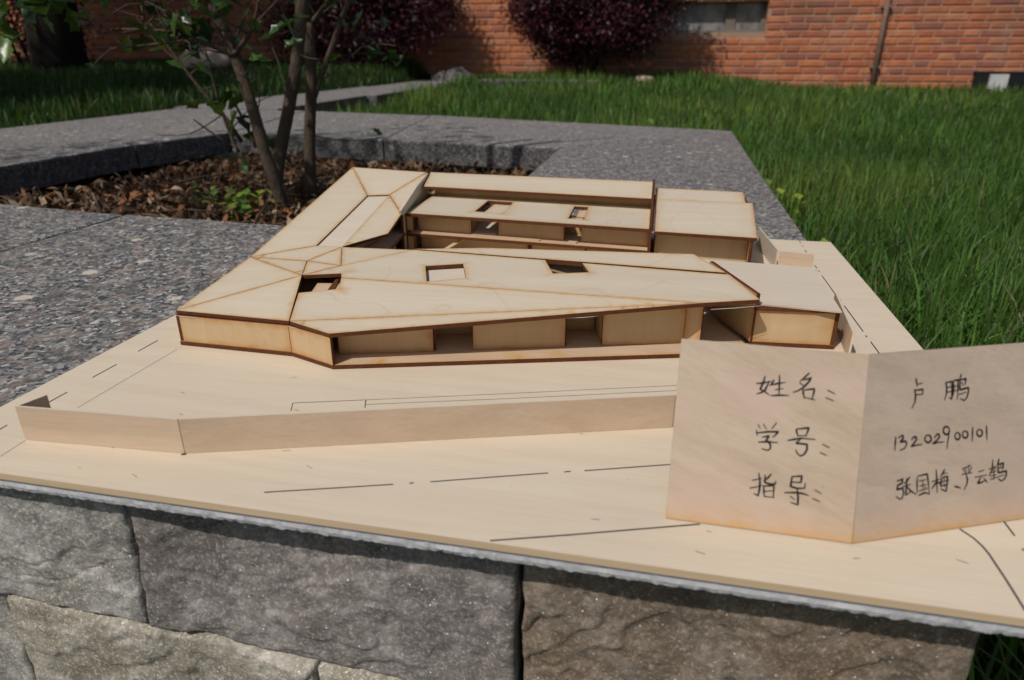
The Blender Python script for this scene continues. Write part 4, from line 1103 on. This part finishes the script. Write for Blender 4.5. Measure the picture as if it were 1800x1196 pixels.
sheet('inner_card', [(h2[0][0] + .006, h2[0][1] + .002, TZ - .0042), (h2[1][0], h2[1][1] + .002, TZ - .0042), (h2[2][0], h2[2][1], TZ - .0042), (h2[3][0] + .006, h2[3][1] - .004, TZ - .0042)], .001, 'ply', nf, burn=.003)
cy = lambda x: .851 + (.833 - .851) * ex(x)
wall('clerestory_wall', (-.2840, cy(-.284)), (-.0052, cy(-.0052)), TZ + .0002, .0655, .0650, .003, 'wallply', nf, (0, -1))
CR = [(-0.2913, 0.8284, 0.066), (-0.0033, 0.8066, 0.066), (-0.0039, 0.882, 0.073), (-0.3054, 0.8992, 0.0725)]
sheet('clerestory_roof', CR, .0034, 'ply', nf)
# gable fin between the wings
sheet('gable_fin', [(-0.3022, 0.879, 0.0745), (-0.2985, 0.8533, 0.0614), (-0.2825, 0.7418, 0.0525), (-0.2799, 0.7235, 0.0525), (-0.2785, 0.7138, 0.0547), (-0.2781, 0.7109, 0.0598), (-0.2924, 0.8106, 0.0711)], .0028, 'strip', nf, burn=0, edge='strip', away=(1, -.1, 0))
wall('end_wall', (-.0028, ye(-.002, -.0015)), (-.0042, .880), .0038, .0555, .0760, .0030, 'strip', nf, (1, 0))
sheet('edge_strip', [(-.0040, ye(-.004, -.002), .0538), (-.0010, ye(-.001, -.002), .0538), (-.0022, .835, .0660), (-.0052, .835, .0660)], .0042, 'char', nf, burn=0)
wall('end_wall', (-.2815, ye(-.2815, .0012)), (-.2980, .875), .0038, .0480, .0480, .0030, 'wallply', nf, (-1, 0))
wall('post', (-.2822, ye(-.2822, .0008)), (-.2745, ye(-.2745, .0008)), .0318, .0482, .0482, .003, 'wallply', nf, (0, -1))
wall('post', (-.2822, ye(-.2822, .0008)), (-.2745, ye(-.2745, .0008)), .0038, .0248, .0248, .003, 'wallply', nf, (0, -1))
up_w = .016
def nw(xa, xb, z0, z1, d, mat='wallply', name='wall_panel', side=(0, -1)):
    return wall(name, (xa, ye(xa, d)), (xb, ye(xb, d)), z0, z1, z1, .003, mat, nf, side)
for xa, xb in ((-.2735, -.2075), (-.1745, -.0985), (-.0790, -.0060)): nw(xa, xb, .0288, .0482, up_w)
for x, s_ in ((-.2075, 1), (-.1745, -1), (-.0985, 1), (-.0790, -1)):
    wall('reveal', (x, ye(x, up_w + .0031)), (x - .002, ye(x, up_w + .034)), .0288, .0482, .0482, .003, 'wallply', nf, (s_, 0))
sheet('inner_card', [(-.207, ye(-.2, up_w + .004), .0292), (-.178, ye(-.178, up_w + .004), .0292), (-.181, ye(-.18, up_w + .060), .0292), (-.210, ye(-.21, up_w + .060), .0292)], .001, 'strip', nf, burn=0, edge='strip')
nw(-.100, -.078, .0288, .0482, up_w + .032)
for xa, xb in ((-.2735, -.140), (-.138, -.075), (-.073, -.006)): nw(xa, xb, .0038, .0248, .024)
nw(-.141, -.137, .0038, .0248, .0225, 'char', 'post')
sheet('plank', [(-.2100, ye(-.21, .0050), .0296), (-.1250, ye(-.125, .0045), .0296), (-.1235, ye(-.1235, .0115), .0296), (-.2050, ye(-.205, .0125), .0296)], .001, 'pinkwood', nf, burn=.0008, edge='pinkwood')
sheet('plank', [(-.0930, ye(-.093, .006), .0300), (-.0830, ye(-.083, .006), .0300), (-.0820, ye(-.082, .013), .0300), (-.0920, ye(-.092, .013), .0300)], .0014, 'pinkwood', nf, burn=0, edge='pinkwood')
sheet('plank', [(-.2440, ye(-.244, -.030), .0110), (-.2390, ye(-.239, -.032), .0110), (-.2150, ye(-.215, .015), .0230), (-.2200, ye(-.22, .017), .0230)], .001, 'wallply', nf, burn=0, edge='wallply')

# ---- north-east house
ne = sheet('north_east_house', [(.0005, .712, .0036), (.1000, .705, .0036), (.1080, .888, .0036), (.0000, .890, .0036)], .0033, 'pinkwood', model, burn=.002, step=.02)
ne['label'] = 'plain rear right block of the model with sloping roof'
NE = [[(0.0004, 0.714, 0.05), (0.1017, 0.7063, 0.05), (0.1091, 0.8309, 0.061), (-0.0021, 0.8351, 0.0606)], [(-0.0016, 0.8313, 0.06), (0.1015, 0.8293, 0.06), (0.1029, 0.8838, 0.064), (-0.0026, 0.8896, 0.0643)]]
sheet('roof_panel', NE[0], .0034, 'plyfig', ne)
sheet('roof_panel', NE[1], .0030, 'plyfig', ne)
wall('wall_panel', (.0012, .7330), (.0965, .7260), .0038, .0480, .0480, .003, 'wallply', ne, (0, -1), burn=.002)
wall('wall_panel', (.0990, .7075), (.1070, .825), .0038, .0470, .0575, .0034, 'wallply', ne, (1, 0))
wall('wall_panel', (.0965, .7080), (.0990, .7078), .0038, .0470, .0470, .003, 'strip', ne, (0, -1), burn=0, edge='strip')
wall('wall_panel', (.1070, .826), (.1062, .884), .0038, .0575, .0575, .0034, 'wallply', ne, (1, 0))
wall('wall_panel', (.0000, .887), (.1060, .886), .0038, .0600, .0600, .0034, 'wallply', ne, (0, 1))

# ---- flat-roofed east block
eb = sheet('east_block', [(.0836, .5413, .0036), (.1495, .5469, .0036), (.1508, .6680, .0036), (.0500, .676, .0036)], .0033, 'pinkwood', model, burn=.002, step=.02)
eb['label'] = 'flat-roofed block at the right end of the model'
wall('wall_panel', (.0842, .5412), (.1460, .5466), .0038, .0318, .0312, .003, 'wallply', eb, (0, -1), burn=.0035)
wall('wall_panel', (.1493, .5472), (.1506, .6670), .0038, .0310, .0310, .0034, 'wallply', eb, (1, 0))
sheet('roof_rim', [(.0830, .5392, .0333), (.1497, .5452, .0333), (.1503, .5530, .0333), (.0850, .5480, .0333)], .0017, 'char', eb, burn=0)
wall('wall_panel', (.0520, .6745), (.1500, .6665), .0038, .0312, .0312, .003, 'wallply', eb, (0, 1))
sheet('flat_roof', [(.0720, .5470, .0350), (.1484, .5402, .0350), (.1494, .6525, .0350), (.1490, .6640, .0350), (.0480, .6710, .0350)], .0013, 'strip', eb, burn=0, edge='pinkwood')

# ---- low garden walls of the model
def lw(pts, z, parent=model, mat='pinkwood', side=None):
    for a, b in zip(pts[:-1], pts[1:]):
        d = Vector((b[0] - a[0], b[1] - a[1])).normalized()
        sd_ = (d.y, -d.x)
        wall('site_wall', (a[0] + d.x * .0003, a[1] + d.y * .0003), (b[0] - d.x * .0003, b[1] - d.y * .0003), .0002, z, z, .0016, mat, parent, sd_, edge='strip', burn=0)
lw([(-.3712, .2930), (-.2640, .2996), (.0214, .3921), (.1290, .4270)], .0233)
lw([(-.3660, .3110), (-.3712, .2950)], .0233)
lw([(.1575, .5290), (.1655, .6300)], .0225)
lw([(.1350, .7650), (.1703, .7590)], .0226)
lw([(.1262, .8780), (.1335, .7700)], .0226, mat='strip')
line([(-.2652, .2984), (-.2632, .2990)], .0012, 'char', z=.0004)

# ================================================================== THE FOLDED NAME CARD
bL, bM, bR = Vector((.0176, .2966, .0004)), Vector((.1064, .2953, .0004)), Vector((.2105, .3401, .0004))
UP = Vector((.0004, .0357, .0855))
card = empty('name_card', bM, 'folded wooden name card with black handwriting leaning on the front of the board', 'card')
nl = (bM - bL).cross(UP).normalized(); nr = (bR - bM).cross(UP).normalized()
pl = sheet('card_panel', [bL, bM, bM + UP, bL + UP], .0012, 'card', card, burn=.0034, edge='char', away=tuple(nl), burn_edges=[0])
pr = sheet('card_panel', [bM + (bR - bM).normalized() * .0002, bR, bR + UP * .985, bM + UP], .0012, 'cardr', card, burn=.0034, edge='char', away=tuple(nr), burn_edges=[0])
def stroke(mb, pts, w, nrm):
    P = [Vector(p) + nrm * .00018 for p in pts]
    # smooth the corners a little
    Q = [P[0]]
    for i in range(1, len(P) - 1):
        Q += [P[i - 1].lerp(P[i], .75), P[i].lerp(P[i + 1], .0), P[i].lerp(P[i + 1], .22)]
    Q.append(P[-1]); m = len(Q); V = []; F = []
    for i, p in enumerate(Q):
        d = (Q[min(i + 1, m - 1)] - Q[max(i - 1, 0)]).normalized(); s_ = d.cross(nrm).normalized()
        t = i / (m - 1); ww = w * (.80 + .35 * math.sin(math.pi * min(1, t + .15)) + .10 * noise.noise(p * 900))
        if i in (0, m - 1): p = p + d * (w * .3 * (1 if i else -1)); ww *= .65
        V += [p + s_ * ww / 2, p - s_ * ww / 2]
    F = [(2 * i, 2 * i + 1, 2 * i + 3, 2 * i + 2) for i in range(m - 1)]
    mb.add(V, F)
for rows_, par, nrm in (([[[(0.05998, 0.32578, 0.07177), (0.05941, 0.32457, 0.06885), (0.05815, 0.32327, 0.06569), (0.06023, 0.32287, 0.0648), (0.06258, 0.32228, 0.06347)], [(0.06197, 0.32464, 0.06909), (0.06047, 0.32312, 0.0654), (0.05882, 0.3226, 0.06409), (0.05681, 0.32233, 0.06339)], [(0.05628, 0.32431, 0.06811), (0.05988, 0.32454, 0.06878), (0.06274, 0.32489, 0.06973)], [(0.06432, 0.32517, 0.07045), (0.06351, 0.32455, 0.06894), (0.06263, 0.32403, 0.06766)], [(0.06358, 0.32424, 0.06821), (0.06631, 0.32455, 0.06903), (0.06951, 0.32481, 0.06978)], [(0.0654, 0.32333, 0.06609), (0.06883, 0.32363, 0.06692)], [(0.06674, 0.32613, 0.07284), (0.06701, 0.32428, 0.06841), (0.06717, 0.32237, 0.06386)], [(0.0636, 0.32214, 0.06317), (0.06793, 0.32235, 0.06381), (0.07175, 0.32237, 0.06401)], [(0.08038, 0.32687, 0.07508), (0.07845, 0.32597, 0.07287), (0.07649, 0.32517, 0.07088)], [(0.07826, 0.3255, 0.07172), (0.08159, 0.326, 0.07304), (0.08035, 0.32507, 0.07078), (0.07826, 0.32407, 0.06832), (0.0761, 0.32343, 0.06669), (0.07382, 0.32302, 0.06563)], [(0.07649, 0.32486, 0.07014), (0.07908, 0.32428, 0.06885)], [(0.07806, 0.32364, 0.06728), (0.07851, 0.3229, 0.0655), (0.07908, 0.32206, 0.06352)], [(0.07808, 0.32355, 0.06705), (0.08343, 0.32396, 0.06823), (0.08323, 0.32301, 0.06595), (0.0826, 0.32191, 0.06329)], [(0.07916, 0.3222, 0.06387), (0.08393, 0.32185, 0.06319)], [(0.08972, 0.32379, 0.06803), (0.09283, 0.32323, 0.06681)], [(0.08911, 0.32236, 0.0646), (0.09254, 0.32191, 0.06363)]], [[(0.05863, 0.3164, 0.04926), (0.05971, 0.31571, 0.04765)], [(0.06119, 0.31652, 0.04964), (0.06266, 0.31566, 0.04761)], [(0.06707, 0.31693, 0.05082), (0.06531, 0.31583, 0.04812)], [(0.05803, 0.31531, 0.04661), (0.05858, 0.31434, 0.04431)], [(0.05814, 0.31476, 0.0453), (0.06358, 0.31516, 0.04645), (0.06851, 0.3153, 0.04697), (0.0673, 0.31469, 0.04547), (0.06601, 0.31418, 0.04419)], [(0.06118, 0.31403, 0.04367), (0.06432, 0.31441, 0.0447), (0.0631, 0.31352, 0.0425), (0.06513, 0.31276, 0.04077), (0.06539, 0.31206, 0.03909), (0.06421, 0.31154, 0.03781), (0.06134, 0.31181, 0.03835)], [(0.05962, 0.31303, 0.04121), (0.06397, 0.31326, 0.04191), (0.06843, 0.31318, 0.04188)], [(0.07664, 0.31604, 0.04902), (0.07706, 0.31539, 0.04748), (0.07759, 0.31476, 0.046)], [(0.07664, 0.31604, 0.04902), (0.08241, 0.31647, 0.05025), (0.08194, 0.3157, 0.04839), (0.08135, 0.31492, 0.04652)], [(0.07758, 0.31481, 0.04611), (0.08158, 0.31493, 0.04654)], [(0.07329, 0.31378, 0.04349), (0.07657, 0.31412, 0.04441), (0.07939, 0.31439, 0.04517), (0.08559, 0.31432, 0.04522)], [(0.07898, 0.31419, 0.04467), (0.07703, 0.31332, 0.04253), (0.07961, 0.31333, 0.04264), (0.0822, 0.31329, 0.04264), (0.08236, 0.31223, 0.04011), (0.08128, 0.31137, 0.038), (0.07953, 0.31096, 0.03696), (0.07799, 0.31146, 0.03809), (0.07723, 0.31207, 0.03954)], [(0.08934, 0.31352, 0.04342), (0.09238, 0.31302, 0.04235)], [(0.08871, 0.31189, 0.03951), (0.09128, 0.3115, 0.03867)]], [[(0.05821, 0.30558, 0.02333), (0.06241, 0.30609, 0.0247)], [(0.06087, 0.307, 0.02681), (0.06177, 0.30547, 0.02318), (0.06182, 0.30379, 0.01917), (0.06135, 0.30267, 0.01647), (0.05951, 0.30303, 0.01728)], [(0.05736, 0.30401, 0.01955), (0.06293, 0.30469, 0.02137)], [(0.06677, 0.30708, 0.02722), (0.06514, 0.30619, 0.02502), (0.0635, 0.30565, 0.02368)], [(0.06392, 0.30674, 0.02631), (0.06414, 0.30536, 0.02301), (0.06653, 0.30516, 0.02261), (0.06913, 0.30525, 0.02292), (0.06908, 0.30578, 0.02418)], [(0.06369, 0.3047, 0.02141), (0.06397, 0.30363, 0.01886), (0.06441, 0.30264, 0.0165)], [(0.0637, 0.30467, 0.02135), (0.0685, 0.30492, 0.0221), (0.06863, 0.30261, 0.01657)], [(0.06421, 0.30364, 0.01889), (0.06813, 0.30388, 0.0196)], [(0.0644, 0.30269, 0.01662), (0.06886, 0.30261, 0.0166)], [(0.07645, 0.30689, 0.02711), (0.0811, 0.30722, 0.02805), (0.08085, 0.30595, 0.02502), (0.07654, 0.30587, 0.02467)], [(0.07661, 0.30694, 0.02724), (0.0764, 0.30599, 0.02494), (0.07626, 0.30503, 0.02264), (0.07908, 0.30478, 0.02213), (0.08278, 0.30491, 0.02258), (0.08293, 0.30584, 0.02481)], [(0.07386, 0.30375, 0.0195), (0.07953, 0.30396, 0.0202), (0.08271, 0.30384, 0.02002), (0.08483, 0.30359, 0.01949)], [(0.07943, 0.30472, 0.022), (0.08012, 0.30303, 0.018), (0.0803, 0.30162, 0.01461), (0.07706, 0.30197, 0.01534)], [(0.07664, 0.30314, 0.01814), (0.07849, 0.30259, 0.01688)], [(0.08761, 0.30475, 0.02238), (0.09051, 0.30422, 0.02121)], [(0.0871, 0.30308, 0.01836), (0.09027, 0.30263, 0.0174)]]], pl, nl), ([[[(0.13186, 0.33639, 0.07292), (0.13242, 0.33593, 0.07124), (0.13281, 0.33526, 0.06922)], [(0.1326, 0.33551, 0.07003), (0.13546, 0.33689, 0.0704)], [(0.13183, 0.3341, 0.06744), (0.1362, 0.33601, 0.0675), (0.13603, 0.335, 0.06525)], [(0.13236, 0.33344, 0.0653), (0.13616, 0.33507, 0.06529)], [(0.13172, 0.33422, 0.06784), (0.13256, 0.33352, 0.06528), (0.13254, 0.33222, 0.06216), (0.13122, 0.33045, 0.05929)], [(0.1478, 0.34187, 0.06961), (0.14869, 0.34127, 0.06724), (0.14874, 0.33999, 0.06409), (0.14808, 0.33866, 0.06158)], [(0.14801, 0.34191, 0.06947), (0.15105, 0.34337, 0.06984), (0.15164, 0.34172, 0.06526), (0.15176, 0.3402, 0.06147), (0.15049, 0.34003, 0.06239)], [(0.14882, 0.34133, 0.06723), (0.1511, 0.34236, 0.06737)], [(0.14897, 0.34048, 0.06504), (0.15132, 0.34155, 0.06518)], [(0.15181, 0.34379, 0.07006), (0.15239, 0.34273, 0.06691), (0.15242, 0.34155, 0.06405), (0.15174, 0.34026, 0.06164)], [(0.15181, 0.34379, 0.07006), (0.15435, 0.345, 0.07035), (0.15477, 0.34319, 0.06555), (0.15481, 0.34139, 0.06119)], [(0.1524, 0.34297, 0.06748), (0.15436, 0.34386, 0.0676)], [(0.15256, 0.34213, 0.06529), (0.15451, 0.34304, 0.06546)], [(0.15576, 0.34658, 0.0727), (0.15551, 0.34586, 0.07123), (0.15497, 0.34513, 0.07001)], [(0.1551, 0.3452, 0.07006), (0.15849, 0.34685, 0.07051), (0.15841, 0.34605, 0.06868), (0.15812, 0.34551, 0.06767)], [(0.15537, 0.34531, 0.07003), (0.15566, 0.34449, 0.06777), (0.15576, 0.34358, 0.06547), (0.16032, 0.34585, 0.06621), (0.16048, 0.34496, 0.06389), (0.15992, 0.34378, 0.06164), (0.1586, 0.34264, 0.06027), (0.15651, 0.3422, 0.06138)], [(0.1564, 0.34531, 0.06897), (0.15721, 0.34505, 0.06752)], [(0.15552, 0.34258, 0.06331), (0.15926, 0.34457, 0.06423)]], [[(0.12409, 0.32222, 0.04687), (0.12411, 0.32106, 0.04405), (0.12418, 0.3197, 0.04071)], [(0.1256, 0.32265, 0.04632), (0.12773, 0.32399, 0.04735), (0.12813, 0.32356, 0.0459), (0.12657, 0.3222, 0.04425), (0.12949, 0.32352, 0.0444), (0.13015, 0.32316, 0.04286), (0.12917, 0.32203, 0.04115), (0.12694, 0.32079, 0.04048)], [(0.13246, 0.32495, 0.04477), (0.13344, 0.32585, 0.04592), (0.1346, 0.32635, 0.04591), (0.13505, 0.326, 0.04462), (0.13392, 0.32486, 0.04303), (0.13246, 0.32363, 0.04159), (0.13563, 0.32517, 0.042), (0.13821, 0.32628, 0.04202)], [(0.14125, 0.32925, 0.046), (0.14215, 0.3294, 0.04544), (0.14271, 0.32926, 0.04452), (0.14275, 0.32886, 0.04352), (0.14227, 0.32834, 0.04276), (0.14141, 0.32786, 0.04249), (0.14045, 0.32757, 0.04278), (0.13969, 0.32756, 0.04356), (0.13938, 0.32784, 0.04456), (0.13961, 0.32832, 0.04547), (0.14031, 0.32884, 0.04601), (0.14125, 0.32925, 0.046)], [(0.14446, 0.32994, 0.04433), (0.14548, 0.331, 0.04583), (0.14658, 0.33152, 0.04595), (0.1471, 0.3312, 0.04464), (0.14589, 0.33002, 0.04305), (0.14362, 0.32847, 0.04168), (0.14664, 0.32993, 0.04205), (0.14966, 0.33119, 0.04197)], [(0.15192, 0.33454, 0.0477), (0.1521, 0.33417, 0.04662), (0.15176, 0.33365, 0.04571), (0.151, 0.33314, 0.04526), (0.15007, 0.3328, 0.04542), (0.14925, 0.33274, 0.04613), (0.14881, 0.33298, 0.04716), (0.14889, 0.33345, 0.0482), (0.14946, 0.33399, 0.0489), (0.15035, 0.33443, 0.04906), (0.15126, 0.33464, 0.04861), (0.15192, 0.33454, 0.0477), (0.15203, 0.33378, 0.04574), (0.15172, 0.33222, 0.04233), (0.15156, 0.33064, 0.03867)], [(0.1568, 0.33576, 0.04557), (0.15754, 0.33586, 0.04505), (0.15801, 0.33571, 0.04419), (0.15806, 0.33534, 0.04324), (0.15767, 0.33487, 0.04252), (0.15697, 0.33446, 0.04225), (0.15618, 0.33423, 0.04252), (0.15555, 0.33425, 0.04324), (0.15528, 0.33453, 0.04418), (0.15545, 0.33496, 0.04505), (0.15602, 0.33542, 0.04557), (0.1568, 0.33576, 0.04557)], [(0.16088, 0.33765, 0.04591), (0.16166, 0.33777, 0.04539), (0.16215, 0.33762, 0.04452), (0.1622, 0.33725, 0.04357), (0.16179, 0.33678, 0.04285), (0.16105, 0.33635, 0.04258), (0.16022, 0.3361, 0.04286), (0.15955, 0.33612, 0.04358), (0.15927, 0.33639, 0.04453), (0.15946, 0.33683, 0.04539), (0.16006, 0.3373, 0.04591), (0.16088, 0.33765, 0.04591)], [(0.16445, 0.3397, 0.04714), (0.16471, 0.33846, 0.04388), (0.1649, 0.33724, 0.04074)], [(0.16867, 0.34099, 0.04587), (0.16946, 0.34112, 0.04535), (0.16996, 0.34097, 0.04448), (0.17001, 0.34059, 0.04353), (0.16959, 0.34012, 0.0428), (0.16885, 0.33968, 0.04254), (0.16801, 0.33944, 0.04281), (0.16734, 0.33945, 0.04354), (0.16705, 0.33972, 0.04449), (0.16724, 0.34017, 0.04536), (0.16785, 0.34064, 0.04588), (0.16867, 0.34099, 0.04587)], [(0.17192, 0.34297, 0.04726), (0.17239, 0.34181, 0.04397), (0.17287, 0.34064, 0.04067)]], [[(0.12679, 0.3149, 0.02646), (0.12979, 0.31643, 0.02702), (0.12934, 0.31543, 0.02509), (0.12743, 0.31435, 0.02446), (0.12699, 0.31333, 0.02247), (0.13014, 0.31484, 0.02284), (0.13077, 0.31409, 0.02039), (0.13015, 0.31291, 0.01819), (0.12903, 0.3123, 0.01787), (0.12698, 0.31201, 0.0193)], [(0.1332, 0.31811, 0.02755), (0.13208, 0.31695, 0.02591), (0.13051, 0.31586, 0.0249)], [(0.13171, 0.31728, 0.02709), (0.13188, 0.31581, 0.02338), (0.13196, 0.31415, 0.01928), (0.13427, 0.31569, 0.0206)], [(0.13001, 0.31505, 0.02348), (0.13393, 0.31698, 0.02405)], [(0.13208, 0.31589, 0.02336), (0.1345, 0.31592, 0.02092), (0.13725, 0.31635, 0.01911)], [(0.13719, 0.31955, 0.02687), (0.13742, 0.31817, 0.02331), (0.13784, 0.31686, 0.01973)], [(0.13758, 0.31998, 0.02751), (0.14233, 0.32221, 0.02794), (0.14326, 0.32088, 0.02378), (0.14425, 0.31907, 0.0184)], [(0.13859, 0.31942, 0.02511), (0.14167, 0.32086, 0.02539)], [(0.13908, 0.31866, 0.02278), (0.14216, 0.3201, 0.02305)], [(0.13879, 0.3176, 0.02053), (0.14269, 0.31947, 0.02099)], [(0.14021, 0.32014, 0.02516), (0.14085, 0.31853, 0.02063)], [(0.14175, 0.31949, 0.02201), (0.14262, 0.31949, 0.02111)], [(0.13886, 0.31678, 0.01847), (0.14175, 0.3184, 0.01938), (0.14445, 0.31915, 0.01838)], [(0.14505, 0.32176, 0.02403), (0.14941, 0.32395, 0.0248)], [(0.14688, 0.32469, 0.02921), (0.14772, 0.32294, 0.02413), (0.14838, 0.32103, 0.01884)], [(0.14758, 0.32289, 0.02415), (0.14667, 0.32171, 0.02225), (0.14538, 0.32055, 0.02079)], [(0.14781, 0.32286, 0.02383), (0.14966, 0.32304, 0.02236)], [(0.15134, 0.32655, 0.02906), (0.15061, 0.32548, 0.02724), (0.14942, 0.32448, 0.02606)], [(0.15008, 0.32526, 0.02725), (0.15283, 0.32645, 0.02728)], [(0.15032, 0.32465, 0.02556), (0.15009, 0.32361, 0.02329), (0.15002, 0.3228, 0.0214), (0.15372, 0.32452, 0.02172)], [(0.15053, 0.32469, 0.02542), (0.15327, 0.32593, 0.02557), (0.15336, 0.32451, 0.02205), (0.15319, 0.32298, 0.01856), (0.15028, 0.32237, 0.02011)], [(0.14878, 0.32304, 0.02326), (0.15412, 0.32551, 0.02369)], [(0.15139, 0.32475, 0.02469), (0.15189, 0.32452, 0.0236)], [(0.1516, 0.32397, 0.0226), (0.15222, 0.32359, 0.02103)], [(0.15747, 0.3256, 0.02042), (0.15904, 0.3261, 0.02001), (0.16084, 0.32655, 0.01923)], [(0.16105, 0.3304, 0.02827), (0.16526, 0.33266, 0.02936)], [(0.16254, 0.33119, 0.02862), (0.16312, 0.3304, 0.02613)], [(0.16395, 0.33228, 0.0298), (0.16447, 0.33092, 0.02598)], [(0.1615, 0.33036, 0.0277), (0.16243, 0.33023, 0.02644)], [(0.16569, 0.33245, 0.02839), (0.16503, 0.33133, 0.02638)], [(0.16098, 0.32927, 0.02562), (0.16628, 0.33164, 0.02584)], [(0.16305, 0.33013, 0.02556), (0.16416, 0.3296, 0.02312), (0.16406, 0.3286, 0.02082), (0.16285, 0.32703, 0.0183)], [(0.16995, 0.33324, 0.02589), (0.17259, 0.33455, 0.02629)], [(0.16819, 0.33148, 0.02348), (0.17432, 0.33427, 0.02383)], [(0.17143, 0.33277, 0.02323), (0.16984, 0.33091, 0.02039), (0.17229, 0.33211, 0.02075), (0.1747, 0.33345, 0.02146)], [(0.17297, 0.33317, 0.02259), (0.17523, 0.33316, 0.02024)], [(0.17561, 0.33588, 0.02636), (0.17895, 0.33774, 0.02739)], [(0.17708, 0.33823, 0.03051), (0.17731, 0.33657, 0.02629), (0.17592, 0.33478, 0.02342)], [(0.17814, 0.33685, 0.02608), (0.17869, 0.33512, 0.02136)], [(0.17627, 0.3354, 0.02454), (0.17939, 0.33699, 0.02513)], [(0.17676, 0.33501, 0.02309), (0.17956, 0.33637, 0.02348)], [(0.17685, 0.33439, 0.02151), (0.18003, 0.33602, 0.02214)], [(0.17911, 0.3377, 0.02714), (0.17867, 0.3371, 0.02614)], [(0.18044, 0.33977, 0.03073), (0.18026, 0.33904, 0.02918), (0.17974, 0.33843, 0.02824)], [(0.1799, 0.33842, 0.02805), (0.1831, 0.34002, 0.02857), (0.18318, 0.3392, 0.02652), (0.1828, 0.33864, 0.02557)], [(0.18004, 0.33847, 0.02803), (0.18045, 0.33778, 0.02594), (0.18077, 0.33718, 0.02416), (0.18521, 0.33927, 0.0246), (0.1853, 0.33843, 0.02248), (0.18452, 0.3374, 0.02081), (0.18283, 0.33636, 0.02007), (0.18122, 0.33614, 0.02119)], [(0.18054, 0.33801, 0.0264), (0.18242, 0.3389, 0.0266)], [(0.18005, 0.33598, 0.02202), (0.18403, 0.33806, 0.02292)], [(0.18132, 0.33904, 0.02807), (0.18169, 0.33879, 0.02709)]]], pr, nr)):
    for row in rows_:
        mb = MB()
        for s_ in row: stroke(mb, s_, .00088, nrm)
        mb.build('handwriting', 'ink', par)
